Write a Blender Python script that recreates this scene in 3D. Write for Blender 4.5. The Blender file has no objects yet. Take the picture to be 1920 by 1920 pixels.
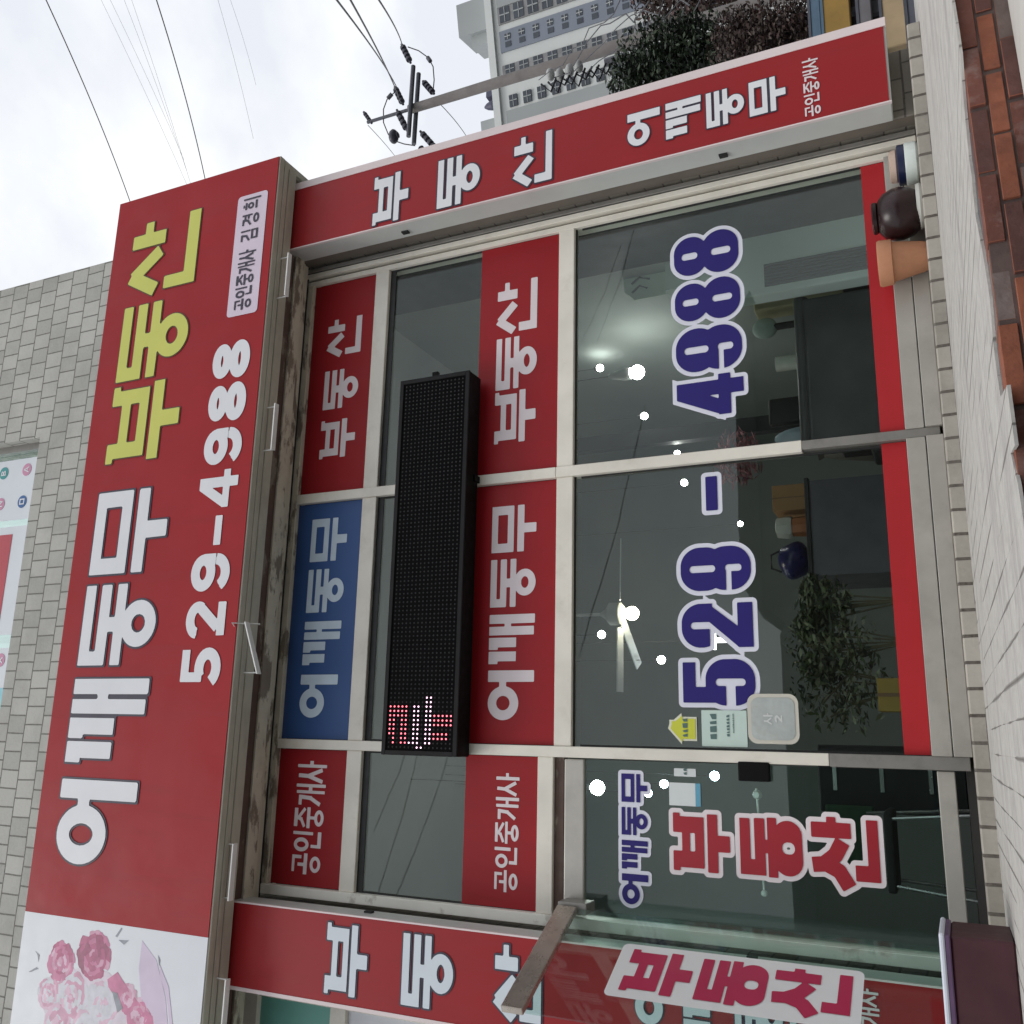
import bpy, bmesh, math, random
import numpy as np
from mathutils import Vector, Matrix
from mathutils.geometry import delaunay_2d_cdt
random.seed(7)
S = bpy.context.scene
COL = S.collection
U = 5.2            # metres from the lens to the window plane
CZ = 1.45          # lens height above the street
F_PX = 1738.0
# ------------------------------------------------------------------ camera
UP = np.array([-0.90454637, 0.08069854, 0.41866886])
RT = np.array([0.02151057, -0.97203834, 0.23383489])
FW = np.array([0.42583232, 0.22052031, 0.87751788])
cam_d = bpy.data.cameras.new('camera'); cam = bpy.data.objects.new('camera', cam_d); COL.objects.link(cam)
cam_d.sensor_width = 36; cam_d.lens = 36 * F_PX / 1920; cam_d.clip_start = .05; cam_d.clip_end = 2000
R = Matrix(((RT[0], -RT[1], -RT[2]), (FW[0], -FW[1], -FW[2]), (UP[0], -UP[1], -UP[2])))
cam.matrix_world = Matrix.Translation((0, 0, CZ)) @ R.to_4x4()
S.camera = cam
# ------------------------------------------------------------------ world, sun, exposure
SUN_EL, SUN_AZ = math.radians(58), math.radians(215)
w = bpy.data.worlds.new('World'); S.world = w; w.use_nodes = True
nt = w.node_tree; nd = nt.nodes; lk = nt.links
bg = nd['Background']; bg.inputs[1].default_value = .1
sky = nd.new('ShaderNodeTexSky'); sky.sky_type = 'NISHITA'; sky.sun_disc = False
sky.sun_elevation = SUN_EL; sky.sun_rotation = SUN_AZ
tc = nd.new('ShaderNodeTexCoord'); mp = nd.new('ShaderNodeMapping'); mp.inputs['Scale'].default_value = (2.2, 2.2, 3.4)
mp.inputs['Location'].default_value = (.35, .2, .1)
lk.new(tc.outputs['Generated'], mp.inputs[0])
ns = nd.new('ShaderNodeTexNoise'); ns.inputs['Scale'].default_value = 1.5; ns.inputs['Detail'].default_value = 7; ns.inputs['Roughness'].default_value = .55
lk.new(mp.outputs[0], ns.inputs['Vector'])
cr = nd.new('ShaderNodeValToRGB'); cr.color_ramp.elements[0].position = .40; cr.color_ramp.elements[1].position = .60
cr.color_ramp.elements[0].color = (7.9, 8.2, 8.8, 1); cr.color_ramp.elements[1].color = (9.9, 10.0, 10.1, 1)
lk.new(ns.outputs['Fac'], cr.inputs[0])
mx = nd.new('ShaderNodeMix'); mx.data_type = 'RGBA'; mx.inputs[0].default_value = .94
lk.new(sky.outputs[0], mx.inputs[6]); lk.new(cr.outputs[0], mx.inputs[7]); lk.new(mx.outputs[2], bg.inputs[0])
sd = bpy.data.lights.new('sun', 'SUN'); sd.energy = 1.0; sd.angle = math.radians(22); sd.color = (1, .965, .92)
so = bpy.data.objects.new('sun', sd); COL.objects.link(so); so.location = (-6, -8, 14)
sv = Vector((math.sin(SUN_AZ) * math.cos(SUN_EL), math.cos(SUN_AZ) * math.cos(SUN_EL), math.sin(SUN_EL)))
so.rotation_euler = (-sv).to_track_quat('-Z', 'Y').to_euler()
S.view_settings.view_transform = 'Standard'; S.view_settings.look = 'None'
S.view_settings.exposure = 0.16; S.view_settings.gamma = 1; S.view_settings.use_curve_mapping = False
S.render.engine = 'CYCLES'; S.cycles.max_bounces = 8; S.cycles.transparent_max_bounces = 16

# ------------------------------------------------------------------ helpers
def ray(px, py):
    d = np.array([px - 960, py - 960, F_PX]); return np.array([d @ RT, d @ FW, d @ UP])
def at(px, py, Y):                       # a point of the photo, put at depth Y metres -> world
    r = ray(px, py); k = Y / r[1]; return Vector((r[0] * k, Y, CZ + r[2] * k))
def rel(px, py, Y):                      # facade coordinates in units of U
    p = at(px, py, Y * U); return p.x / U, (p.z - CZ) / U
def X(u): return u * U
def Z(u): return CZ + u * U

def tag(o, label=None, cat=None, group=None, kind=None):
    if label: o['label'] = label
    if cat: o['category'] = cat
    if group: o['group'] = group
    if kind: o['kind'] = kind
    return o
def thing(name, label, cat, loc=(0, 0, 0), group=None, rotz=0):
    o = bpy.data.objects.new(name, None); COL.objects.link(o); o.location = loc; o.rotation_euler = (0, 0, rotz)
    o.empty_display_size = .1
    return tag(o, label, cat, group)
def root_loc(p):
    while p.parent: p = p.parent
    return p

class MB:
    def __init__(s): s.v = []; s.f = []; s.m = []; s.mi = 0
    def add(s, vs, fs):
        b = len(s.v); s.v += [tuple(q) for q in vs]
        for f in fs: s.f.append(tuple(b + i for i in f)); s.m.append(s.mi)
        return s
    def box(s, x0, x1, y0, y1, z0, z1):
        x0, x1 = min(x0, x1), max(x0, x1); y0, y1 = min(y0, y1), max(y0, y1); z0, z1 = min(z0, z1), max(z0, z1)
        return s.add([(x0, y0, z0), (x1, y0, z0), (x1, y1, z0), (x0, y1, z0), (x0, y0, z1), (x1, y0, z1), (x1, y1, z1), (x0, y1, z1)],
                     [(0, 3, 2, 1), (4, 5, 6, 7), (0, 1, 5, 4), (1, 2, 6, 5), (2, 3, 7, 6), (3, 0, 4, 7)])
    def obox(s, c, ax, ay, az):          # centre, three half axes
        c, ax, ay, az = map(Vector, (c, ax, ay, az))
        v = [c + sx * ax + sy * ay + sz * az for sz in (-1, 1) for sy in (-1, 1) for sx in (-1, 1)]
        return s.add(v, [(0, 2, 3, 1), (4, 5, 7, 6), (0, 1, 5, 4), (1, 3, 7, 5), (3, 2, 6, 7), (2, 0, 4, 6)])
    def tube(s, pts, r, n=8, r2=None, cap=True):
        pts = [Vector(p) for p in pts]; rings = []
        N = len(pts)
        up0 = None
        for i, p in enumerate(pts):
            d = (pts[min(i + 1, N - 1)] - pts[max(i - 1, 0)]).normalized()
            if up0 is None: up0 = Vector((0, 0, 1)) if abs(d.z) < .9 else Vector((1, 0, 0))
            a = d.cross(up0).normalized(); b = d.cross(a).normalized(); up0 = -b if abs(b.z) < 0 else up0
            rr = r if r2 is None else r + (r2 - r) * i / max(1, N - 1)
            rings.append([p + a * rr * math.cos(2 * math.pi * k / n) + b * rr * math.sin(2 * math.pi * k / n) for k in range(n)])
        v = [q for ring in rings for q in ring]; f = []
        for i in range(N - 1):
            for k in range(n):
                f.append((i * n + k, i * n + (k + 1) % n, (i + 1) * n + (k + 1) % n, (i + 1) * n + k))
        if cap: f += [tuple(range(n)), tuple((N - 1) * n + k for k in reversed(range(n)))]
        return s.add(v, f)
    def lathe(s, c, prof, n=28, axis='z'):
        c = Vector(c); v = []; f = []
        for (r, h) in prof:
            for k in range(n):
                a = 2 * math.pi * k / n
                v.append(c + Vector((r * math.cos(a), r * math.sin(a), h)))
        for i in range(len(prof) - 1):
            for k in range(n):
                f.append((i * n + k, i * n + (k + 1) % n, (i + 1) * n + (k + 1) % n, (i + 1) * n + k))
        f += [tuple(reversed(range(n))), tuple((len(prof) - 1) * n + k for k in range(n))]
        return s.add(v, f)
    def ball(s, c, r, n=14, m=9, sc=(1, 1, 1)):
        c = Vector(c)
        prof = [(max(1e-4, math.sin(math.pi * i / m)), -math.cos(math.pi * i / m)) for i in range(m + 1)]
        v = []; f = []
        for (rr, h) in prof:
            for k in range(n):
                a = 2 * math.pi * k / n
                v.append(c + Vector((r * rr * math.cos(a) * sc[0], r * rr * math.sin(a) * sc[1], r * h * sc[2])))
        for i in range(m):
            for k in range(n): f.append((i * n + k, i * n + (k + 1) % n, (i + 1) * n + (k + 1) % n, (i + 1) * n + k))
        return s.add(v, f)
    def prism(s, poly, y0, y1):          # polygon in x,z extruded along y
        n = len(poly)
        v = [(x, y0, z) for x, z in poly] + [(x, y1, z) for x, z in poly]
        f = [tuple(range(n)), tuple(n + k for k in reversed(range(n)))]
        f += [(k, n + k, n + (k + 1) % n, (k + 1) % n) for k in range(n)]
        return s.add(v, f)
    def build(s, name, mat, parent=None, bevel=0, smooth=False, seg=1, center=False):
        me = bpy.data.meshes.new(name)
        off = Vector((0, 0, 0))
        if parent is not None: off = root_loc(parent).location.copy()
        elif s.v:
            xs = [q[0] for q in s.v]; ys = [q[1] for q in s.v]; zs = [q[2] for q in s.v]
            off = Vector(((min(xs) + max(xs)) / 2, (min(ys) + max(ys)) / 2, min(zs)))
        if s_local(parent): off = Vector((0, 0, 0))
        me.from_pydata([tuple(Vector(q) - off) for q in s.v], [], s.f)
        mats = mat if isinstance(mat, (list, tuple)) else [mat]
        for m in mats: me.materials.append(m)
        if len(mats) > 1: me.polygons.foreach_set('material_index', s.m)
        bm = bmesh.new(); bm.from_mesh(me)
        bmesh.ops.recalc_face_normals(bm, faces=bm.faces)
        if bevel: bmesh.ops.bevel(bm, geom=[e for e in bm.edges if e.calc_face_angle(0) > .5], offset=bevel, segments=seg, affect='EDGES', profile=.6)
        if smooth:
            for f in bm.faces: f.smooth = True
            for e in bm.edges:
                if e.calc_face_angle(0) > math.radians(40): e.smooth = False
        bm.to_mesh(me); bm.free()
        o = bpy.data.objects.new(name, me); COL.objects.link(o)
        if parent is not None: o.parent = parent
        else: o.location = off
        return o
LOCAL = set()
def s_local(p): return p is not None and root_loc(p).name in LOCAL

def copy_tree(o, parent=None):
    c = o.copy(); COL.objects.link(c)
    if parent is not None: c.parent = parent
    for ch in o.children: copy_tree(ch, c)
    return c

# ------------------------------------------------------------------ materials
MATS = {}
def newmat(name):
    m = bpy.data.materials.new(name); m.use_nodes = True; return m, m.node_tree.nodes, m.node_tree.links
def math_(nd, lk, op, a, b=None, clamp=False):
    n = nd.new('ShaderNodeMath'); n.operation = op; n.use_clamp = clamp
    for i, q in enumerate((a, b)):
        if q is None: continue
        if isinstance(q, (int, float)): n.inputs[i].default_value = q
        else: lk.new(q, n.inputs[i])
    return n.outputs[0]
def mixc(nd, lk, f, a, b):
    n = nd.new('ShaderNodeMix'); n.data_type = 'RGBA'
    for i, q in ((0, f), (6, a), (7, b)):
        if isinstance(q, (int, float)): n.inputs[i].default_value = q
        elif isinstance(q, tuple): n.inputs[i].default_value = q if len(q) == 4 else q + (1,)
        else: lk.new(q, n.inputs[i])
    return n.outputs[2]
def noise(nd, lk, vec, scale, detail=5, rough=.55, w=None):
    n = nd.new('ShaderNodeTexNoise'); n.inputs['Scale'].default_value = scale; n.inputs['Detail'].default_value = detail; n.inputs['Roughness'].default_value = rough
    lk.new(vec, n.inputs['Vector']); return n.outputs['Fac']
def ramp(nd, lk, f, p0, p1, c0=(0, 0, 0), c1=(1, 1, 1)):
    n = nd.new('ShaderNodeValToRGB'); n.color_ramp.elements[0].position = p0; n.color_ramp.elements[1].position = p1
    n.color_ramp.elements[0].color = c0 + (1,); n.color_ramp.elements[1].color = c1 + (1,); lk.new(f, n.inputs[0]); return n.outputs[0]
def bump(nd, lk, h, strength=.3, dist=.01):
    n = nd.new('ShaderNodeBump'); n.inputs['Strength'].default_value = strength; n.inputs['Distance'].default_value = dist
    lk.new(h, n.inputs['Height']); return n.outputs[0]
def surf(name, col, rough=.5, var=.12, vs=6, dirt=0, dcol=(.12, .1, .08), dscale=3, dlo=.5, dhi=.75, spec=.5, metal=0, bmp=0, bs=60, stretch=None, coat=0):
    if name in MATS: return MATS[name]
    m, nd, lk = newmat(name); b = nd['Principled BSDF']
    t = nd.new('ShaderNodeTexCoord'); vec = t.outputs['Object']
    if stretch:
        mpn = nd.new('ShaderNodeMapping'); mpn.inputs['Scale'].default_value = stretch; lk.new(vec, mpn.inputs[0]); vec2 = mpn.outputs[0]
    else: vec2 = vec
    c0 = tuple(c * (1 - var) for c in col); c1 = tuple(min(1, c * (1 + var)) for c in col)
    c = mixc(nd, lk, ramp(nd, lk, noise(nd, lk, vec, vs), .3, .7), c0, c1)
    if dirt:
        f = ramp(nd, lk, noise(nd, lk, vec2, dscale, 8, .65), dlo, dhi)
        f = math_(nd, lk, 'MULTIPLY', f, dirt)
        c = mixc(nd, lk, f, c, dcol)
    lk.new(c, b.inputs['Base Color'])
    rr = ramp(nd, lk, noise(nd, lk, vec, vs * 2.3), .3, .7, (rough * .85,) * 3, (min(1, rough * 1.15),) * 3)
    lk.new(rr, b.inputs['Roughness'])
    b.inputs['Specular IOR Level'].default_value = spec; b.inputs['Metallic'].default_value = metal
    b.inputs['Coat Weight'].default_value = coat
    if bmp: lk.new(bump(nd, lk, noise(nd, lk, vec, bs, 4), bmp, .004), b.inputs['Normal'])
    MATS[name] = m; return m
def emit(name, col, st, rough=.4):
    m, nd, lk = newmat(name); b = nd['Principled BSDF']; b.inputs['Base Color'].default_value = col + (1,)
    b.inputs['Emission Color'].default_value = col + (1,); b.inputs['Emission Strength'].default_value = st; b.inputs['Roughness'].default_value = rough
    return m
def glassmat(name, tint=(.86, .90, .885), base=.06, rough=.012):
    m, nd, lk = newmat(name); nd.remove(nd['Principled BSDF']); out = nd['Material Output']
    tr = nd.new('ShaderNodeBsdfTransparent'); tr.inputs[0].default_value = tint + (1,)
    gl = nd.new('ShaderNodeBsdfGlossy'); gl.inputs['Roughness'].default_value = rough; gl.inputs[0].default_value = (.95, 1, .98, 1)
    lw = nd.new('ShaderNodeLayerWeight'); lw.inputs[0].default_value = .5
    p = math_(nd, lk, 'POWER', lw.outputs['Facing'], 5); p = math_(nd, lk, 'MULTIPLY', p, 1 - base); p = math_(nd, lk, 'ADD', p, base, True)
    t = nd.new('ShaderNodeTexCoord')
    lk.new(bump(nd, lk, noise(nd, lk, t.outputs['Object'], 1.3, 2), .03, .02), gl.inputs['Normal'])
    ms = nd.new('ShaderNodeMixShader'); lk.new(p, ms.inputs[0]); lk.new(tr.outputs[0], ms.inputs[1]); lk.new(gl.outputs[0], ms.inputs[2])
    lk.new(ms.outputs[0], out.inputs[0]); return m
def tilemat(name, bw, bh, c1, c2, cm, mortar=.006, axes='xz', off=.5, rock=.5, rowvar=True, dirt=.35):
    m, nd, lk = newmat(name); b = nd['Principled BSDF']
    t = nd.new('ShaderNodeTexCoord'); sp = nd.new('ShaderNodeSeparateXYZ'); lk.new(t.outputs['Object'], sp.inputs[0])
    g = nd.new('ShaderNodeNewGeometry'); sn = nd.new('ShaderNodeSeparateXYZ'); lk.new(g.outputs['True Normal'], sn.inputs[0])
    side = math_(nd, lk, 'GREATER_THAN', math_(nd, lk, 'ABSOLUTE', sn.outputs[0]), .7)
    h = math_(nd, lk, 'ADD', math_(nd, lk, 'MULTIPLY', sp.outputs[0], math_(nd, lk, 'SUBTRACT', 1, side)), math_(nd, lk, 'MULTIPLY', sp.outputs[1], side))
    cb = nd.new('ShaderNodeCombineXYZ'); lk.new(h, cb.inputs[0]); lk.new(sp.outputs[2], cb.inputs[1])
    wob = nd.new('ShaderNodeTexNoise'); wob.inputs['Scale'].default_value = 2.6; lk.new(t.outputs['Object'], wob.inputs['Vector'])
    va = nd.new('ShaderNodeVectorMath'); va.operation = 'SCALE'; va.inputs[3].default_value = .016; lk.new(wob.outputs['Color'], va.inputs[0])
    vb = nd.new('ShaderNodeVectorMath'); lk.new(cb.outputs[0], vb.inputs[0]); lk.new(va.outputs[0], vb.inputs[1])
    br = nd.new('ShaderNodeTexBrick'); br.offset = off; br.inputs['Scale'].default_value = 1; br.inputs['Brick Width'].default_value = bw; br.inputs['Row Height'].default_value = bh
    br.inputs['Mortar Size'].default_value = mortar; br.inputs['Mortar Smooth'].default_value = .3; br.inputs['Bias'].default_value = 0
    br.inputs['Color1'].default_value = c1 + (1,); br.inputs['Color2'].default_value = c2 + (1,); br.inputs['Mortar'].default_value = cm + (1,)
    lk.new(vb.outputs[0], br.inputs['Vector'])
    n1 = noise(nd, lk, t.outputs['Object'], 45, 6, .65); n2 = noise(nd, lk, t.outputs['Object'], 1.7, 7, .65)
    c = mixc(nd, lk, math_(nd, lk, 'MULTIPLY', ramp(nd, lk, n1, .35, .75), .22), br.outputs['Color'], (c1[0] * 1.25, c1[1] * 1.25, c1[2] * 1.22))
    c = mixc(nd, lk, math_(nd, lk, 'MULTIPLY', ramp(nd, lk, n2, .45, .72), dirt), c, tuple(q * .55 for q in c2))
    lk.new(c, b.inputs['Base Color']); b.inputs['Roughness'].default_value = .85; b.inputs['Specular IOR Level'].default_value = .25
    hh = math_(nd, lk, 'ADD', math_(nd, lk, 'MULTIPLY', br.outputs['Fac'], -1.2), math_(nd, lk, 'MULTIPLY', n1, rock))
    lk.new(bump(nd, lk, hh, .7, .008), b.inputs['Normal']); MATS[name] = m
    return m

M_red = surf('sign_red', (.345, .015, .020), .52, .06, 1.5, spec=.22, dirt=.22, dcol=(.16, .03, .03), dscale=2.2, dlo=.5, dhi=.8, stretch=(5, 1, .45))
M_redpil = surf('pillar_sign_red', (.31, .011, .015), .42, .06, 1.5, spec=.28, dirt=.22, dcol=(.16, .03, .03), dscale=2.2, dlo=.5, dhi=.8, stretch=(5, 1, .45))
M_film = surf('film_red', (.31, .010, .015), .45, .06, 2.0, spec=.25, dirt=.2, dcol=(.14, .02, .02), dscale=2.5, stretch=(5, 1, .5))
M_strip = surf('strip_red', (.42, .018, .023), .5, .05, 2.0, spec=.3)
M_blue = surf('film_blue', (.030, .085, .25), .4, .06, 2.0, spec=.4)
M_lw = surf('letter_white', (.76, .77, .80), .45, .03, 4)
M_lp = surf('letter_pinkwhite', (.74, .66, .68), .45, .03, 4)
M_lgb = surf('letter_paleblue', (.55, .66, .76), .45, .08, 6)
M_yel = surf('letter_yellow', (.62, .63, .12), .45, .04, 4)
M_dark = surf('letter_edge', (.035, .03, .055), .5, .05, 4)
M_dkol = surf('letter_edge_olive', (.10, .05, .02), .5, .05, 4)
M_navy = surf('letter_navy', (.020, .012, .155), .45, .05, 4, spec=.3)
M_outw = surf('letter_outline', (.72, .73, .82), .45, .03, 4)
M_lred = surf('letter_red', (.36, .008, .02), .42, .05, 4)
M_lmag = surf('letter_crimson', (.45, .016, .075), .42, .05, 4)
M_outp = surf('letter_outline_warm', (.80, .72, .74), .45, .03, 4)
M_lav = surf('plate_lavender', (.70, .60, .70), .45, .04, 4)
M_cream = surf('frame_cream', (.76, .725, .64), .42, .08, 4, dirt=.4, dcol=(.42, .37, .29), dscale=5, dlo=.55, dhi=.8, spec=.45)
M_alu = surf('frame_aluminium', (.44, .42, .38), .38, .08, 5, dirt=.3, dcol=(.22, .2, .18), dscale=6, spec=.5, metal=.25)
M_alud = surf('frame_grey', (.25, .24, .22), .4, .1, 5, dirt=.4, dcol=(.10, .09, .08), dscale=9, metal=.3)
M_gasket = surf('gasket', (.012, .013, .013), .6, .1)
M_black = surf('black_plastic', (.004, .004, .0045), .6, .1, spec=.12)
M_wcase = surf('sign_case', (.56, .58, .56), .42, .06, 4, dirt=.3, dcol=(.30, .29, .25), dscale=4, spec=.4)
M_soff = surf('soffit_cream', (.58, .545, .44), .62, .10, 8, dirt=.75, dcol=(.10, .065, .045), dscale=9, dlo=.52, dhi=.58, bmp=.25, stretch=(.35, 1, 1))
M_soffd = surf('soffit_rust', (.10, .062, .048), .75, .2, 8, dirt=.5, dcol=(.32, .29, .23), dscale=9, dlo=.55, dhi=.62, bmp=.3, stretch=(.4, 1, 1))
M_soffc = surf('soffit_channel', (.50, .485, .40), .5, .08, 6, dirt=.35, dcol=(.1, .085, .07), dscale=5, stretch=(.3, 1, 1))
M_chrome = surf('bracket_white', (.80, .80, .78), .3, .04)
M_tile = tilemat('tile_upper', .136, .19, (.55, .54, .50), (.42, .415, .385), (.17, .165, .15), .006, dirt=.45)
M_rev = surf('reveal_brown', (.17, .145, .12), .85, .15, 3, dirt=.5, dcol=(.09, .075, .06), dscale=3, bmp=.3)
M_tilep = tilemat('tile_pillar', .20, .12, (.27, .25, .215), (.20, .18, .155), (.10, .09, .08), .006)
M_tilel = tilemat('tile_ledge', .122, .5, (.44, .41, .36), (.33, .305, .265), (.085, .07, .06), .0085, dirt=.5)
M_conc = surf('concrete_pale', (.55, .53, .49), .85, .08, 3, dirt=.35, dcol=(.30, .275, .26), dscale=2.2, bmp=.35, bs=50)
M_asph = surf('asphalt', (.055, .055, .057), .9, .2, 3, dirt=.3, dcol=(.1, .1, .1), dscale=1.2, bmp=.4, bs=80)
M_brick = [surf('brick_a', (.26, .085, .045), .9, .2, 14, dirt=.6, dcol=(.12, .045, .032), dscale=16, bmp=.5, bs=70),
           surf('brick_b', (.16, .058, .042), .9, .2, 14, dirt=.6, dcol=(.30, .23, .21), dscale=15, bmp=.5, bs=70),
           surf('brick_c', (.11, .046, .038), .88, .18, 14, dirt=.5, dcol=(.09, .05, .045), dscale=8, bmp=.5, bs=70),
           surf('brick_d', (.17, .125, .11), .88, .2, 14, dirt=.5, dcol=(.3, .26, .25), dscale=8, bmp=.5, bs=70)]
M_mort = surf('brick_mortar', (.10, .068, .06), .95, .3, 10, bmp=.4)
M_glass = glassmat('window_glass', base=.034)
M_glassd = glassmat('door_glass', (.80, .89, .86), .032)
M_lamp = emit('lamp_glow', (1, .97, .93), 48)
M_lampb = emit('lamp_glow_cool', (.80, .90, 1), 48)
M_wall_in = surf('room_wall', (.34, .38, .36), .8, .06, 1.5)
M_ceil_in = surf('room_ceiling', (.52, .56, .54), .85, .05, 1.5)
M_floor_in = surf('room_floor', (.07, .065, .06), .5, .15, 2)
M_darkin = surf('room_dark', (.035, .036, .038), .6, .2, 4)
M_pale = surf('room_pale', (.50, .60, .55), .7, .05, 2)

# ------------------------------------------------------------------ lettering: shapes as distance fields, traced to outlines
def B(x0, y0, x1, y1): return ('b', x0, y0, x1, y1)
def Pl(t, *p): return ('p', t, p)
def Arc(t, cx, cy, rx, ry, a0, a1, n=20):
    return ('p', t, tuple((cx + rx * math.cos(math.radians(a0 + (a1 - a0) * i / n)), cy + ry * math.sin(math.radians(a0 + (a1 - a0) * i / n))) for i in range(n + 1)), 'round')
def Ring(t, cx, cy, rx, ry): return Arc(t, cx, cy, rx, ry, 0, 360, 36)
def Tri(*p): return ('t', p)
def RB(x0, y0, x1, y1, r): return ('R', x0, y0, x1, y1, r)
def Sub(x0, y0, x1, y1, r=0): return ('S', x0, y0, x1, y1, r)
G = {
 '부': [B(.06, .46, .25, 1), B(.75, .46, .94, 1), B(0, .90, .25, 1), B(.75, .90, 1, 1), B(.06, .72, .94, .85), B(.06, .46, .94, .59), B(0, .25, 1, .40), B(.40, 0, .60, .27)],
 '동': [B(0, .86, 1, 1), B(0, .64, .17, 1), B(0, .64, 1, .78), B(.41, .5, .59, .7), B(0, .43, 1, .56), Ring(.155, .5, .235, .20, .16)],
 '산': [('p', .17, ((.30, .97), (.07, .57))), ('p', .17, ((.28, .93), (.58, .55))), B(.67, .50, .85, 1), B(.84, .70, 1, .82), B(.05, 0, .21, .45), B(.05, 0, 1, .165)],
 '어': [Ring(.19, .35, .66, .24, .24), B(.77, 0, 1, 1), B(.6, .60, .8, .75)],
 '깨': [B(0, .80, .25, 1), B(.055, .40, .25, 1), B(.285, .80, .53, 1), B(.335, .40, .53, 1), B(.58, .02, .755, 1), B(.815, 0, 1, 1), B(.7, .52, .85, .66)],
 '무': [B(0, .86, 1, 1), B(0, .50, 1, .64), B(0, .5, .19, 1), B(.81, .5, 1, 1), B(0, .27, 1, .42), B(.40, 0, .60, .3)],
 '공': [Pl(.12, (.1, .93), (.82, .93), (.82, .66)), Pl(.12, (.46, .78), (.46, .54)), B(0, .46, 1, .58), Ring(.13, .5, .19, .30, .13)],
 '인': [Ring(.14, .31, .70, .24, .20), B(.78, .32, .93, 1), B(.18, .04, .33, .38), B(.18, .04, .95, .16)],
 '중': [B(.06, .88, .94, 1), Pl(.12, (.52, .95), (.42, .76), (.06, .64)), Pl(.12, (.52, .84), (.94, .64)), B(0, .46, 1, .57), B(.43, .3, .57, .5), Ring(.13, .5, .16, .30, .11)],
 '개': [Pl(.14, (.0, .84), (.38, .84), (.34, .5), (.04, .16)), B(.55, .02, .69, .98), B(.85, 0, 1, 1), B(.6, .45, .9, .57)],
 '사': [Pl(.14, (.30, .95), (.28, .62), (.02, .12)), Pl(.14, (.28, .62), (.58, .14)), B(.68, 0, .83, 1), B(.8, .46, 1, .58)],
 '김': [Pl(.13, (.05, .92), (.52, .92), (.46, .66), (.05, .48)), B(.80, .44, .94, 1), B(.14, 0, .94, .11), B(.14, .28, .94, .39), B(.14, 0, .28, .39), B(.80, 0, .94, .39)],
 '경': [Pl(.13, (.05, .92), (.48, .92), (.42, .66), (.03, .48)), B(.80, .42, .94, 1), B(.55, .77, .85, .87), B(.55, .58, .85, .68), Ring(.13, .52, .18, .32, .12)],
 '희': [B(.2, .92, .45, 1), B(.02, .78, .62, .88), Ring(.12, .32, .56, .2, .13), B(0, .18, .70, .29), B(.82, 0, .97, 1)],
 '5': [B(.12, .80, .93, 1), B(.12, .46, .36, 1), Arc(.26, .46, .33, .37, .215, 122, -150)],
 '2': [Arc(.26, .48, .70, .36, .19, 178, -30), Pl(.26, (.78, .62), (.26, .18)), B(.04, 0, .96, .2)],
 '9': [Ring(.26, .48, .68, .34, .20), Pl(.26, (.83, .70), (.83, .38)), Arc(.26, .46, .36, .37, .25, 0, -150)],
 '4': [Tri((.50, 1), (.80, 1), (.30, .36), (.0, .36)), B(0, .21, 1, .38), B(.54, 0, .81, 1)],
 '8': [Ring(.25, .5, .74, .33, .145), Ring(.26, .5, .27, .365, .155)],
 '-': [B(0, 0, 1, 1)],
 # condensed heavy digits of the window
 'w8': [RB(.04, .48, .96, 1, .40), RB(0, 0, 1, .56, .42), Sub(.42, .63, .58, .88, .075), Sub(.42, .12, .58, .42, .075)],
 'w9': [RB(0, .36, 1, 1, .44), RB(0, 0, 1, .64, .44), Sub(.42, .50, .58, .87, .075), Sub(.42, .13, .58, .36, .07), Sub(-.2, .275, .5, .35)],
 'w5': [B(.06, .82, .94, 1), B(.06, .44, .40, 1), RB(0, 0, 1, .68, .44), B(.06, .5, .4, .68), Sub(.42, .13, .58, .54, .075), Sub(-.2, .27, .5, .40)],
 'w2': [RB(0, .44, 1, 1, .44), Sub(.42, .3, .58, .87, .075), Sub(-.2, .3, .5, .60), Sub(.3, .3, 1.2, .56), Tri((.60, .62), (1, .62), (.46, .2), (0, .2)), B(.58, .56, 1, .76), B(0, 0, 1, .21)],
 'w4': [Tri((.46, 1), (.86, 1), (.37, .34), (0, .34)), B(0, .19, 1, .37), B(.50, 0, .86, 1)],
 # softer marker style used on the door films
 'bu2': [B(.06, .45, .34, 1), B(.66, .45, .94, 1), B(.0, .88, .34, 1), B(.66, .88, 1, 1), B(.06, .70, .94, .84), B(.06, .45, .94, .61), B(0, .21, 1, .39), B(.36, 0, .64, .25)],
 'dong2': [B(.02, .83, .97, 1), B(.02, .59, .28, 1), B(.02, .59, .98, .76), B(.40, .44, .62, .65), B(0, .40, 1, .55), RB(.04, 0, .96, .45, .46), Sub(.40, .12, .60, .32, .09)],
 'san2': [('p', .22, ((.31, 1.0), (.33, .80), (.24, .60), (.02, .46)), 'disc'), ('p', .22, ((.33, .82), (.46, .65), (.66, .53)), 'disc'), B(.70, .40, .92, 1), B(.88, .62, 1, .76), B(.12, 0, .34, .36), B(.12, 0, .98, .17)],
 # round emblem letters on the upstairs window
 'A': [Pl(.16, (.05, 0), (.5, 1)), Pl(.16, (.5, 1), (.95, 0)), B(.2, .28, .8, .42)],
 'B': [B(.05, 0, .25, 1), Arc(.18, .35, .74, .4, .18, 100, -100), Arc(.18, .35, .26, .45, .18, 100, -100)],
 'N': [B(.0, 0, .2, 1), B(.8, 0, 1, 1), Pl(.2, (.08, .95), (.92, .05))],
 'ㅁ': [B(0, 0, 1, .2), B(0, .8, 1, 1), B(0, 0, .2, 1), B(.8, 0, 1, 1)],
 'X': [Pl(.2, (.05, .02), (.95, .98)), Pl(.2, (.05, .98), (.95, .02))],
}
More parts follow.
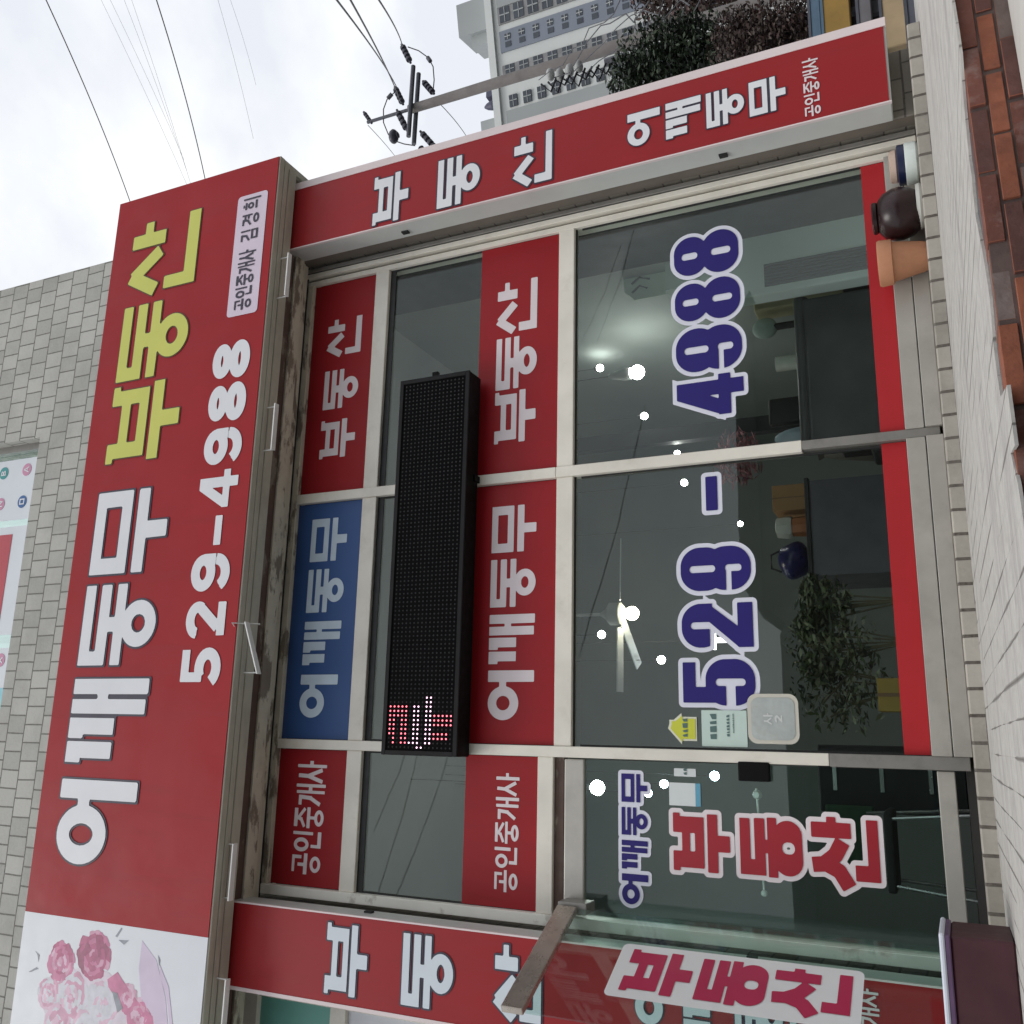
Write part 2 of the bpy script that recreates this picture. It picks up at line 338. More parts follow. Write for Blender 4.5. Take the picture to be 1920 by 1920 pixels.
def seg_d(PX, PY, a, b, t, butt):
    ax, ay = a; bx, by = b; dx, dy = bx - ax, by - ay; L = math.hypot(dx, dy) or 1e-9; ux, uy = dx / L, dy / L
    px, py = PX - ax, PY - ay; s = px * ux + py * uy; q = np.abs(-px * uy + py * ux)
    if butt:
        ex = np.abs(s - L / 2) - L / 2; ey = q - t
        return np.minimum(np.maximum(ex, ey), 0) + np.hypot(np.maximum(ex, 0), np.maximum(ey, 0))
    sc = np.clip(s, 0, L); return np.hypot(px - sc * ux, py - sc * uy) - t
def glyph_field(prims, x0, z0, W, H, PX, PY):
    D = np.full(PX.shape, 1e3); sc = math.sqrt(W * H)
    for p in prims:
        if p[0] == 'b':
            cx, cy = x0 + (p[1] + p[3]) / 2 * W, z0 + (p[2] + p[4]) / 2 * H; hx, hy = (p[3] - p[1]) / 2 * W, (p[4] - p[2]) / 2 * H
            ex, ey = np.abs(PX - cx) - hx, np.abs(PY - cy) - hy
            d = np.minimum(np.maximum(ex, ey), 0) + np.hypot(np.maximum(ex, 0), np.maximum(ey, 0))
        elif p[0] in 'RS':
            r = p[5] * W; cx, cy = x0 + (p[1] + p[3]) / 2 * W, z0 + (p[2] + p[4]) / 2 * H; hx, hy = (p[3] - p[1]) / 2 * W, (p[4] - p[2]) / 2 * H; r = min(r, hx, hy)
            ex, ey = np.abs(PX - cx) - hx + r, np.abs(PY - cy) - hy + r
            d = np.minimum(np.maximum(ex, ey), 0) + np.hypot(np.maximum(ex, 0), np.maximum(ey, 0)) - r
            if p[0] == 'S': D = np.maximum(D, -d); continue
        elif p[0] == 't':
            pts = [(x0 + q[0] * W, z0 + q[1] * H) for q in p[1]]; d = np.full(PX.shape, -1e3); n = len(pts)
            for i in range(n):
                (ax, ay), (bx, by) = pts[i], pts[(i + 1) % n]; L = math.hypot(bx - ax, by - ay)
                d = np.maximum(d, ((PX - ax) * (ay - by) + (PY - ay) * (bx - ax)) / L)
        else:
            t = p[1] * sc / 2; pts = [(x0 + q[0] * W, z0 + q[1] * H) for q in p[2]]; mode = p[3] if len(p) > 3 else 'butt'
            d = np.full(PX.shape, 1e3)
            for i in range(len(pts) - 1):
                d = np.minimum(d, seg_d(PX, PY, pts[i], pts[i + 1], t, mode in ('butt', 'disc')))
            if mode == 'butt':
                for q in pts[1:-1]: d = np.minimum(d, np.maximum(np.abs(PX - q[0]), np.abs(PY - q[1])) - t)
            elif mode == 'disc':
                for q in pts[1:-1]: d = np.minimum(d, np.hypot(PX - q[0], PY - q[1]) - t)
            elif mode == 'round' and len(pts) > 2 and pts[0] != pts[-1] and math.hypot(pts[0][0] - pts[-1][0], pts[0][1] - pts[-1][1]) > 1e-4:
                for (e, nx) in ((pts[0], pts[1]), (pts[-1], pts[-2])):   # square off the open ends of an arc
                    L = math.hypot(e[0] - nx[0], e[1] - nx[1]); ux, uy = (e[0] - nx[0]) / L, (e[1] - nx[1]) / L
                    s = (PX - e[0]) * ux + (PY - e[1]) * uy; near = np.hypot(PX - e[0], PY - e[1]) < t * 1.05
                    d = np.where(near & (s > 0), np.maximum(d, s), d)
        D = np.minimum(D, d)
    return D
def contours(Fd, ox, oz, st):
    ins = Fd < 0; ny, nx = Fd.shape
    code = ins[:-1, :-1] * 1 + ins[:-1, 1:] * 2 + ins[1:, 1:] * 4 + ins[1:, :-1] * 8
    tab = {1: [(3, 0)], 2: [(0, 1)], 3: [(3, 1)], 4: [(1, 2)], 5: [(3, 2), (1, 0)], 6: [(0, 2)], 7: [(3, 2)], 8: [(2, 3)], 9: [(2, 0)], 10: [(0, 3), (2, 1)], 11: [(2, 1)], 12: [(1, 3)], 13: [(1, 0)], 14: [(0, 3)]}
    nxt = {}; pos = {}
    def edge(i, j, e):
        if e == 0: k = (0, i, j); a, b = (i, j), (i, j + 1)
        elif e == 2: k = (0, i + 1, j); a, b = (i + 1, j), (i + 1, j + 1)
        elif e == 3: k = (1, i, j); a, b = (i, j), (i + 1, j)
        else: k = (1, i, j + 1); a, b = (i, j + 1), (i + 1, j + 1)
        if k not in pos:
            fa, fb = Fd[a], Fd[b]; t = fa / (fa - fb) if fa != fb else .5
            pos[k] = (ox + (a[1] + (b[1] - a[1]) * t) * st, oz + (a[0] + (b[0] - a[0]) * t) * st)
        return k
    for i, j in zip(*np.nonzero((code > 0) & (code < 15))):
        for a, b in tab[int(code[i, j])]: nxt[edge(i, j, a)] = edge(i, j, b)
    loops = []
    while nxt:
        k0 = next(iter(nxt)); lp = []; k = k0
        while k in nxt: lp.append(pos[k]); k = nxt.pop(k)
        if len(lp) > 3: loops.append(simplify(lp, st * .12))
    return [l for l in loops if len(l) > 2]
def simplify(p, tol):
    def dp(a):
        if len(a) < 3: return a
        (x0, y0), (x1, y1) = a[0], a[-1]; L = math.hypot(x1 - x0, y1 - y0)
        best, bi = 0, 0
        for i in range(1, len(a) - 1):
            d = abs((x1 - x0) * (y0 - a[i][1]) - (x0 - a[i][0]) * (y1 - y0)) / L if L > 1e-9 else math.hypot(a[i][0] - x0, a[i][1] - y0)
            if d > best: best, bi = d, i
        if best < tol: return [a[0], a[-1]]
        return dp(a[:bi + 1])[:-1] + dp(a[bi:])
    h = len(p) // 2
    return dp(p[:h + 1])[:-1] + dp(p[h:] + [p[0]])[:-1]
def outline(glyphs, grow=0, cells=56):
    """glyphs: list of (name, x0, x1, z0, z1) in metres on the sign's plane; one shared field, so edges that touch merge"""
    st = max(max(max(g[2] - g[1], g[4] - g[3]) for g in glyphs if g[0] != '-' or len(glyphs) == 1) / cells, .0012); mrg = grow + 3 * st + .15 * max(g[2] - g[1] for g in glyphs)
    X0 = min(g[1] for g in glyphs) - mrg; X1 = max(g[2] for g in glyphs) + mrg; Z0 = min(g[3] for g in glyphs) - mrg; Z1 = max(g[4] for g in glyphs) + mrg
    gx = X0 + np.arange(int((X1 - X0) / st) + 2) * st; gz = Z0 + np.arange(int((Z1 - Z0) / st) + 2) * st
    D = np.full((len(gz), len(gx)), 1e3)
    for g, x0, x1, z0, z1 in glyphs:
        i0, i1 = np.searchsorted(gx, [x0 - mrg, x1 + mrg]); j0, j1 = np.searchsorted(gz, [z0 - mrg, z1 + mrg])
        PX, PY = np.meshgrid(gx[i0:i1], gz[j0:j1])
        D[j0:j1, i0:i1] = np.minimum(D[j0:j1, i0:i1], glyph_field(G[g], x0, z0, x1 - x0, z1 - z0, PX, PY))
    return contours(D - grow + 1.3e-6, gx[0], gz[0], st)
def filled(loops, name, mat, M4, parent):
    vs, es = [], []
    for lp in loops:
        lp = [q for i, q in enumerate(lp) if math.hypot(q[0] - lp[i - 1][0], q[1] - lp[i - 1][1]) > 1e-5]
        if len(lp) < 3: continue
        b = len(vs); vs += [Vector(q) for q in lp]; es += [(b + i, b + (i + 1) % len(lp)) for i in range(len(lp))]
    v2, e2, f2, *_ = delaunay_2d_cdt(vs, es, [], 0, 1e-6)
    A = np.array([[v2[i][k] for k in (0, 1)] for f in f2 for i in f]).reshape(-1, 3, 2).mean(axis=1)   # keep the triangles inside by even-odd rule
    ins = np.zeros(len(A), bool)
    for p, q in es:
        (ax, ay), (bx, by) = vs[p], vs[q]
        if ay == by: continue
        ins ^= ((ay > A[:, 1]) != (by > A[:, 1])) & (A[:, 0] < (bx - ax) * (A[:, 1] - ay) / (by - ay) + ax)
    off = Vector((0, 0, 0)) if parent is None else root_loc(parent).location
    me = bpy.data.meshes.new(name); me.from_pydata([(q.x, q.y, 0) for q in v2], [], [tuple(f) for f, k in zip(f2, ins) if k])
    bm = bmesh.new(); bm.from_mesh(me)
    bmesh.ops.delete(bm, geom=[v for v in bm.verts if not v.link_faces], context='VERTS')
    bm.to_mesh(me); bm.free()
    me.transform(Matrix.Translation(-off) @ M4); me.materials.append(mat)
    o = bpy.data.objects.new(name, me); COL.objects.link(o)
    if parent is not None: o.parent = parent
    return o
def plane_at(Y):       # sign-plane x,z -> world, facing the street
    return Matrix(((1, 0, 0, 0), (0, 0, -1, Y), (0, 1, 0, 0), (0, 0, 0, 1)))
def gbox(g, x0, x1, y0, y1, Y):          # a letter's box in the photo -> its box on the plane Y (in U)
    xm, ym = (x0 + x1) / 2, (y0 + y1) / 2; y = Y * U
    return (g, at(xm, y1, y).x, at(xm, y0, y).x, at(x1, ym, y).z, at(x0, ym, y).z)
def level(gl, zs=None):                  # one line of text: same top and bottom for all letters
    a = sum(g[3] for g in gl) / len(gl); b = sum(g[4] for g in gl) / len(gl)
    return [(g[0], g[1], g[2], a, b) for g in gl]
def spread(text, x0, x1, z0, z1, gap=.12):
    n = len(text); w = (x1 - x0) / (n + (n - 1) * gap); return [(c, x0 + i * w * (1 + gap), x0 + i * w * (1 + gap) + w, z0, z1) for i, c in enumerate(text) if c != ' ']
def letters(gl, parent, Y, mat, omat=None, grow=0, lift=.004, cells=56, name='lettering'):
    o = filled(outline(gl, 0, cells), name, mat, plane_at(Y - lift - (.003 if omat else 0)), parent)
    if omat: filled(outline(gl, grow, cells), name + '_edge', omat, plane_at(Y - lift), o)
    return o
def rrect(x0, x1, z0, z1, r, n=6):
    p = []
    for cx, cz, a in ((x1 - r, z1 - r, 0), (x0 + r, z1 - r, 90), (x0 + r, z0 + r, 180), (x1 - r, z0 + r, 270)):
        p += [(cx + r * math.cos(math.radians(a + 90 * i / n)), cz + r * math.sin(math.radians(a + 90 * i / n))) for i in range(n + 1)]
    return p

# ================================================================== SETTING
YW = U; YP = .97 * U; YS = .935 * U; YB = .896 * U
ZT = Z(-.0212)                                        # terrace level at the shop front
m = MB(); m.add([(-400, -400, 0), (400, -400, 0), (400, 600, 0), (-400, 600, 0)], [(0, 1, 2, 3)])
g_ = m.build('street', M_asph); tag(g_, 'dark asphalt street around the shop', 'street', kind='structure')

# terrace: pale concrete with grooves running away from the kerb, front lip ragged over the bricks
def groove_mat():
    mt, nd, lk = newmat('terrace_concrete'); b = nd['Principled BSDF']
    t = nd.new('ShaderNodeTexCoord'); sp = nd.new('ShaderNodeSeparateXYZ'); lk.new(t.outputs['Object'], sp.inputs[0])
    mpg = nd.new('ShaderNodeMapping'); mpg.inputs['Scale'].default_value = (1, .28, 1); lk.new(t.outputs['Object'], mpg.inputs[0])
    n1 = noise(nd, lk, mpg.outputs[0], 1.8, 2); n3 = noise(nd, lk, t.outputs['Object'], 26, 6, .6); n4 = noise(nd, lk, mpg.outputs[0], 4.5, 3, .6)
    xx = math_(nd, lk, 'ADD', math_(nd, lk, 'MULTIPLY', sp.outputs[0], 1 / .098), math_(nd, lk, 'MULTIPLY', n1, .3))
    fr = math_(nd, lk, 'ABSOLUTE', math_(nd, lk, 'SUBTRACT', math_(nd, lk, 'FRACT', xx), .5))
    wd = ramp(nd, lk, n4, .44, .60, (.0, .0, .0), (.075, .075, .075))
    line = math_(nd, lk, 'SUBTRACT', 1, math_(nd, lk, 'DIVIDE', fr, math_(nd, lk, 'ADD', wd, .002)), True); line = math_(nd, lk, 'POWER', line, .6)
    left = ramp(nd, lk, math_(nd, lk, 'MULTIPLY', math_(nd, lk, 'SUBTRACT', 1.9, sp.outputs[0]), .7), 0, 1)
    line = math_(nd, lk, 'MULTIPLY', line, left)
    mpn = nd.new('ShaderNodeMapping'); mpn.inputs['Scale'].default_value = (.5, 5, 1); lk.new(t.outputs['Object'], mpn.inputs[0])
    n5 = noise(nd, lk, mpn.outputs[0], 1.6, 6, .6)
    c = mixc(nd, lk, ramp(nd, lk, n3, .3, .75), (.45, .435, .405), (.57, .555, .52))
    c = mixc(nd, lk, math_(nd, lk, 'MULTIPLY', ramp(nd, lk, n5, .5, .68), .55), c, (.27, .25, .26))
    c = mixc(nd, lk, math_(nd, lk, 'MULTIPLY', line, .75), c, (.09, .08, .07))
    c = mixc(nd, lk, math_(nd, lk, 'MULTIPLY', ramp(nd, lk, noise(nd, lk, t.outputs['Object'], 7, 8, .7), .52, .68), .35), c, (.25, .235, .215))
    lk.new(c, b.inputs['Base Color']); b.inputs['Roughness'].default_value = .9; b.inputs['Specular IOR Level'].default_value = .2
    hh = math_(nd, lk, 'ADD', math_(nd, lk, 'MULTIPLY', line, -1), math_(nd, lk, 'MULTIPLY', n3, .5)); lk.new(bump(nd, lk, hh, .6, .01), b.inputs['Normal'])
    return mt
M_terr = groove_mat()
edge_px = [(1765, -260), (1775, -120), (1785, 0), (1793, 50), (1800, 100), (1808, 200), (1817, 300), (1822, 330), (1828, 400), (1842, 470), (1856, 560), (1862, 640), (1868, 690), (1876, 745), (1888, 722), (1893, 760), (1903, 835), (1895, 850), (1908, 905)]
SL = .014
zl = lambda y: ZT - SL * (YS + .05 - y)             # terrace falls gently towards the street
def on_terr(px, py):
    r = ray(px, py); k = (ZT - SL * (YS + .05) - CZ) / (r[2] - SL * r[1]); return Vector((r[0] * k, r[1] * k, CZ + r[2] * k))
edge = [on_terr(*q) for q in edge_px]
edge = [Vector((9.0, edge[0].y, 0))] + edge
yl = edge[-1].y
x = edge[-1].x
while x > -6.5:
    x -= random.uniform(.05, .16); edge.append(Vector((x, yl + random.uniform(-.05, .05), 0)))
YB_BR = min(e.y for e in edge) + .10
front = [(e.x, e.y) for e in edge]
poly = front + [(front[-1][0], YW + .2), (front[0][0], YW + .2)]
m = MB(); n = len(poly)
m.add([(x, y, zl(y)) for x, y in poly] + [(x, y, zl(y) - .007) for x, y in poly],
      [tuple(range(n)), tuple(n + k for k in reversed(range(n)))] + [(k, (k + 1) % n, n + (k + 1) % n, n + k) for k in range(n)])
tag(m.build('terrace', M_terr), 'pale grooved concrete terrace in front of the shop', 'terrace', kind='structure')

# brick riser under the terrace lip: single bricks follow the lip
m = MB(); rng = random.Random(3)
ra, rb = on_terr(1785, 0), on_terr(1908, 905); ra.z = rb.z = 0
def riser_y(x): return ra.y + (rb.y - ra.y) * (ra.x - x) / (ra.x - rb.x)
sx = (ra - rb).normalized(); nrm = Vector((sx.y, -sx.x, 0))
if nrm.y > 0: nrm = -nrm
ztop = zl(edge[8].y) - .0075
base0 = Vector((0, riser_y(0), 0)) - nrm * .012
for row in range(22):
    zt = ztop - row * .046
    off = .115 * (row % 2)
    s = -6.4 + off
    while s < 8.5:
        L = .219; c = base0 + sx * (s + L / 2); c.z = zt - .020
        c += nrm * rng.uniform(-.006, .006) - nrm * .045
        m.mi = rng.choice([0, 1, 1, 2, 2, 3]) if row == 0 else rng.choice([0, 0, 0, 1, 2]) if row == 1 else rng.choice([1, 2, 3, 3])
        a = sx.copy(); a.rotate(Matrix.Rotation(rng.uniform(-.012, .012), 3, 'Z'))
        m.obox(c, a * (L / 2 - .002), nrm * .045, Vector((0, 0, .0195)))
        s += .23 + rng.uniform(-.002, .003)
st_ = m.build('terrace_riser', M_brick, bevel=.0015, smooth=False); tag(st_, 'red brick riser under the terrace edge', 'brick step', kind='structure')
m = MB(); c = base0 + sx * 1.0 - nrm * .0495; c.z = (ztop - .004) / 2
m.obox(c, sx * 7.6, nrm * .045, Vector((0, 0, (ztop - .004) / 2))); m.build('riser_core', M_mort); tag(bpy.data.objects['riser_core'], 'dark mortar behind the brick riser', 'brick step', kind='structure')
# lower pale step in front of the bricks (right)
yr_ = riser_y(2.1); zs = at(1893, 60, yr_).z
m = MB(); c = base0 + sx * 4.6 + nrm * .40; c.z = (zs) / 2
m.obox(c, sx * 3.1, nrm * .39, Vector((0, 0, zs / 2))); tag(m.build('lower_step', M_conc, bevel=.01), 'pale concrete lower step beside the brick riser', 'step', kind='structure')

# ================================================================== THE SHOP BUILDING
XL, XR = X(-.206), X(.6625)
XE = X(.77) * .97
bld = thing('shop_building', 'shop building faced with rough beige stone tiles, upper storey above the big red sign', 'building', (X(.25), YP, ZT))
ZS0, ZS1 = Z(.800), Z(1.111)                          # big sign bottom / top
m = MB()
ux0 = at(75, 820, YP).x; uz0 = Z(1.357 * .97); # upstairs window opening
uz1 = uz0 + 1.7
m.box(-9, ux0, YP, YP + .3, Z(.83), uz0); m.box(ux0, XE, YP, YP + .3, Z(.83), 16); m.box(-9, ux0, YP, YP + .3, uz1, 16)
m.box(XE - .3, XE, YP + .3, YP + 9, ZT - .2, 16)
m.build('wall', M_tile, bld)
for nm, a, b_ in (('pillar', X(-.206) - .52, XL), ('pillar', XR, XE)):
    m = MB(); m.box(a, b_, YP + (.002 if nm else 0), YP + .30, ZT - .05, Z(.829)); m.build('pillar', M_tilep, bld, bevel=.006)
    m = MB(); q_ = b_ if b_ < 0 else a; m.box(q_ - (0 if b_ < 0 else .004), q_ + (.004 if b_ < 0 else 0), YP + .012, YW - .06, ZT + .02, Z(.826)); m.build('reveal', M_rev, bld)
m = MB(); m.box(-1.6, XE + .01, YS, YP - .002, ZT - .05, Z(-.0085)); m.box(XL + .002, XR - .002, YP - .002, YW - .03, ZT - .05, Z(-.009))
m.build('ledge', M_tilel, bld, bevel=.007)
# beam with the rusty soffit over the windows
def bar(y0, y1, z0, z1, mat, nm, x0=-1.9, x1=None):
    mm = MB(); mm.box(x0, x1 if x1 is not None else XR + .02, y0, y1, z0, z1); return mm.build(nm, mat, bld, bevel=.004)
bar(YP + .01, YW + .3, Z(.836), Z(.84), M_soffd, 'soffit', x1=XE - .31)
bar(YB + .205, YB + .30, Z(.807), Z(.835), M_soffd, 'soffit', x1=XE + .2)
bar(YB + .285, YP - .004, Z(.803), Z(.8069), M_soff, 'soffit_plate', x1=XE - .1)
bar(YP + .02, YP + .055, Z(.8095), Z(.8355), M_soff, 'soffit_rail', XL + .004, XR - .004)
bar(YP + .063, YP + .10, Z(.8115), Z(.8355), M_soff, 'soffit_rail', XL + .004, XR - .004)
bar(YP + .104, YP + .112, Z(.8105), Z(.8355), M_gasket, 'soffit_slot', XL + .004, XR - .004)
# room behind the glass
m = MB(); yb = 11.0
x0, x1 = XL - 2.2, XE - .42
m.box(x0 - .1, x0, YW + .32, yb, ZT, Z(.83)); m.box(x1, x1 + .1, YW + .32, yb, ZT, Z(.83)); m.box(x0, x1, yb, yb + .1, ZT, Z(.83))
m.build('room_wall', M_wall_in, bld)
m = MB(); m.box(x0, x1, YW + .31, yb, Z(.815), Z(.828)); m.build('room_ceiling', M_ceil_in, bld)
m = MB(); m.box(x0, x1, YW + .06, yb, ZT - .1, ZT + .1); m.build('room_floor', M_floor_in, bld)
m = MB(); m.box(x0, XL - .001, YW + .2, YW + .31, ZT, Z(.83)); m.build('room_wall', M_wall_in, bld)
m = MB(); m.box(X(.475), X(.50), YW + 2.2, YW + 2.3, ZT + .1, Z(.814)); m.build('room_partition', M_darkin, bld)
m = MB(); m.box(X(.66), x1 - .002, YW + .33, YW + .9, ZT + .1, Z(.814)); m.build('dark_reflection_strip', M_darkin, bld)  # added dark upright imitating a dark reflection by the right jamb
m = MB(); m.box(X(.62), x1 - .003, YW + .95, YW + 1.4, ZT + .1, Z(.33)); m.build('room_cupboard', M_pale, bld)
# upstairs window with signs
uw = MB(); uw.box(-9, ux0 - .002, YP + .16, YP + .2, uz0 + .01, uz1 - .01); ow = uw.build('upper_window', M_glassd, bld)
uw = MB(); uw.box(-9, ux0 - .004, YP + .09, YP + .15, uz0 + .001, uz0 + .06); uw.box(ux0 - .06, ux0 - .002, YP + .09, YP + .15, uz0 + .06, uz1)
uw.build('frame', M_alud, ow)
M_upw = surf('upper_film', (.72, .76, .80), .4, .03, 3)
M_upr = surf('upper_red', (.50, .06, .08), .4, .05, 3); M_pk = surf('emblem_pink', (.62, .28, .42), .45, .05, 5); M_tl = surf('emblem_teal', (.05, .30, .30), .45, .05, 5); M_bl = surf('emblem_blue', (.04, .13, .33), .45, .05, 5); M_cy = surf('emblem_sky', (.30, .62, .70), .45, .05, 5)
yu = YP + .1
xa, xb, xc, xd = at(68, 857, yu).x, at(55, 972, yu).x, at(50, 985, yu).x, at(20, 1190, yu).x
xe, xf = at(17, 1215, yu).x, at(2, 1335, yu).x
for (p, q, c) in ((xb, xa, M_upw), (xd, xc, M_upw), (xf, xe, M_upw)):
    f = MB(); f.box(p, q, yu - .006, yu, uz0 + .062, uz1 - .05); fo = f.build('window_film', c, ow)
def emblem(px, py, mat, ch):
    p = at(px, py, yu); r = .055
    mm = MB(); mm.prism([(p.x + r * math.cos(a * math.pi / 12), p.z + r * math.sin(a * math.pi / 12)) for a in range(24)], yu - .009, yu - .0065); e = mm.build('emblem', mat, ow)
    filled(outline([(ch, p.x - .026, p.x + .026, p.z - .03, p.z + .03)], 0, 40), 'lettering', M_lw, plane_at(yu - .011), ow)
emblem(52, 881, M_pk, 'A'); emblem(9, 888, M_tl, 'B'); emblem(43, 941, M_bl, 'ㅁ'); emblem(2, 946, M_pk, 'N'); emblem(2, 1238, M_pk, 'X')
f = MB(); q1 = at(25, 1002, yu); q2 = at(0, 1180, yu); f.box(q2.x - .1, q1.x, yu - .009, yu - .0065, q1.z, uz1 - .1); f.build('window_film', M_upr, ow)
f = MB(); q1 = at(6, 1290, yu); f.box(xf, q1.x, yu - .009, yu - .0065, q1.z - .05, uz1 - .1); f.build('window_film', M_cy, ow)

# ================================================================== BIG SIGN
Y8 = .896
sx0, sx1 = X(-1.05), X(.877 * .896)
xs = at(215, 1732, YB).x                               # where the red ends and the flower print begins
big = thing('fascia_sign', 'long red shop sign with white and yellow Korean letters and a rose print', 'sign', ((sx0 + sx1) / 2, YB, ZS0))
m = MB(); m.box(xs, sx1 - .006, YB - .006, YB, ZS0 + .012, ZS1 - .008); m.build('sign_face', M_red, big)
m = MB()
m.box(sx0, sx1, YB + .001, YB + .05, ZS0, ZS1)
m.box(sx1 - .05, sx1 - .001, YB + .05, YP - .004, ZS0 + .001, ZS0 + .05); m.box(sx1 - .05, sx1 - .001, YB + .05, YP - .004, ZS1 - .06, ZS1 - .01)
m.box(sx1 - .03, sx1 - .012, YB + .05, YP - .004, ZS0 + .05, ZS1 - .06)
m.build('sign_frame', M_soffc, big, bevel=.003)
for y0, y1, dz in ((YB - .008, YB + .095, -.006), (YB + .112, YB + .192, .003)):
    m = MB(); m.box(sx0, sx1 - .01, max(y0, YB + .052), y1, ZS0 + dz, ZS0 + .09); m.build('bottom_channel', M_soffc, big, bevel=.004)
m = MB(); m.box(sx0, sx1 - .06, YB + .052, YB + .2, ZS0 + .10, ZS0 + .14); m.build('bottom_plate', M_soffd, big)
# flower print
M_print = surf('print_white', (.70, .73, .77), .4, .03, 3)
m = MB(); m.box(sx0, xs - .001, YB - .006, YB, ZS0 + .012, ZS1 - .008); pr = m.build('flower_print', M_print, big)
def petal_blob(cx, cz, r, k, depth, mat, rough=.12, name='rose'):
    rr = random.Random(k); pts = []; N = 44; ph = [rr.uniform(0, 6.28) for _ in range(4)]
    for i in range(N):
        a = 2 * math.pi * i / N
        q = r * (1 + rough * (math.sin(3 * a + ph[0]) * .5 + math.sin(5 * a + ph[1]) * .5 + .5 * math.sin(9 * a + ph[2])))
        pts.append((cx + q * math.cos(a), cz + q * math.sin(a)))
    mm = MB(); mm.prism(pts, YB - .006 - depth - .0006, YB - .006 - depth); return mm
P1 = surf('rose_pink', (.55, .16, .30), .45, .2, 14); P2 = surf('rose_deep', (.42, .08, .19), .45, .2, 14); P3 = surf('rose_pale', (.68, .45, .57), .45, .12, 14)
P4 = surf('rose_mist', (.62, .62, .68), .45, .12, 14); P5 = surf('leaf_grey', (.26, .28, .32), .5, .2, 14); P6 = surf('veil_lilac', (.62, .52, .66), .45, .06, 6)
def fl(px, py): q = at(px, py, YB); return q.x, q.z
kk = 0
PET = [P1, P2, P3, P4, surf('rose_blush', (.60, .30, .42), .45, .15, 14), surf('rose_wine', (.30, .05, .13), .45, .2, 14)]
def rose(px, py, rpx, tones):
    global kk
    kk += 1; rr = random.Random(kk * 7); cx, cz = fl(px, py); ex, _ = fl(px, py - rpx); R0 = abs(ex - cx) * 1.45; mm = MB(); d = .0009
    for ring, (rad, n, size) in enumerate(((.80, 9, .44), (.62, 8, .42), (.46, 7, .36), (.30, 6, .30), (.15, 4, .22), (.04, 2, .15))):
        for j in range(n):
            a = 2 * math.pi * (j + rr.random() * .5) / n + ring; x_, z_ = cx + R0 * rad * math.cos(a), cz + R0 * rad * math.sin(a); d += .00003; ph = rr.uniform(0, 6.3)
            pts = []
            for q in range(16):
                b_ = 2 * math.pi * q / 16; r_ = R0 * size * (.8 + .16 * math.sin(2 * b_ + ph) + .10 * math.sin(5 * b_ + ph * 2)); u, v = r_ * math.cos(b_) * .62, r_ * math.sin(b_)
                pts.append((x_ + u * math.cos(a) - v * math.sin(a), z_ + u * math.sin(a) + v * math.cos(a)))
            mm.mi = rr.choice(tones); mm.prism(pts, YB - .006 - d - .00002, YB - .006 - d)
    mm.build('rose', PET, pr)
mm = MB(); mm.prism([fl(*q) for q in [(95, 1835), (130, 1820), (160, 1812), (205, 1822), (232, 1850), (255, 1900), (262, 1945), (80, 1945), (86, 1900), (72, 1865)]], YB - .0067, YB - .0062); mm.build('motif', surf('mist', (.66, .58, .66), .45, .1, 10), pr)
rose(116, 1803, 27, (0, 0, 1, 4, 2)); rose(178, 1790, 33, (0, 1, 1, 5, 4)); rose(92, 1862, 22, (2, 4, 3)); rose(135, 1868, 34, (2, 3, 3, 4)); rose(190, 1885, 33, (3, 3, 2)); rose(110, 1912, 27, (2, 3, 4)); rose(160, 1928, 32, (3, 3, 2)); rose(240, 1872, 20, (0, 4, 2)); rose(262, 1905, 24, (4, 2, 0))
for pts, mt, dd in (([(222, 1822), (232, 1838), (262, 1880), (288, 1905), (292, 1940), (255, 1940), (240, 1905), (205, 1850), (203, 1836)], P1, .0009), ([(268, 1763), (295, 1800), (312, 1870), (318, 1945), (296, 1945), (285, 1900), (266, 1870), (262, 1815)], P6, .0007),
                    ([(212, 1858), (222, 1862), (232, 1890), (222, 1898)], P5, .0016), ([(218, 1755), (229, 1739), (231, 1741), (221, 1757)], P5, .0009), ([(224, 1762), (243, 1763), (234, 1771)], P5, .0009), ([(68, 1783), (76, 1790), (74, 1803), (72, 1790)], P5, .0009), ([(55, 1822), (70, 1813), (74, 1816), (60, 1822)], P5, .0009), ([(298, 1790), (302, 1800), (300, 1812)], P5, .0016),
                    ([(300, 1805), (318, 1850), (328, 1945), (322, 1945), (314, 1870), (302, 1830)], P6, .0012)):
    mm = MB(); mm.prism([fl(*q) for q in pts], YB - .006 - dd - .0006, YB - .006 - dd); mm.build('motif', mt, pr)

L1 = level([gbox('어', 108, 255, 1460, 1627, Y8), gbox('깨', 130, 278, 1270, 1435, Y8), gbox('동', 155, 300, 1093, 1250, Y8), gbox('무', 178, 315, 917, 1077, Y8)])
L2 = level([gbox('부', 205, 337, 715, 867, Y8), gbox('동', 225, 361, 563, 710, Y8), gbox('산', 248, 375, 407, 553, Y8)])
shr = lambda L, k: [(g, (a + b) / 2 - (b - a) / 2 * k, (a + b) / 2 + (b - a) / 2 * k, c + (d - c) * (1 - k) / 2, d - (d - c) * (1 - k) / 2) for g, a, b, c, d in L]
L1, L2 = shr(L1, .965), shr(L2, .94)
yf = YB - .006
letters(L1, big, yf, M_lw, M_dark, .014); letters(L2, big, yf, M_yel, M_dkol, .009)
L3 = level([gbox('5', 342, 415, 1213, 1288, Y8), gbox('2', 352, 425, 1127, 1195, Y8), gbox('9', 362, 432, 1037, 1108, Y8), gbox('4', 377, 448, 882, 952, Y8), gbox('9', 383, 455, 802, 870, Y8), gbox('8', 393, 462, 720, 790, Y8), gbox('8', 400, 468, 642, 710, Y8)])
L3.append(gbox('-', 404, 417, 967, 1022, Y8)); letters(L3, big, yf, M_lw)
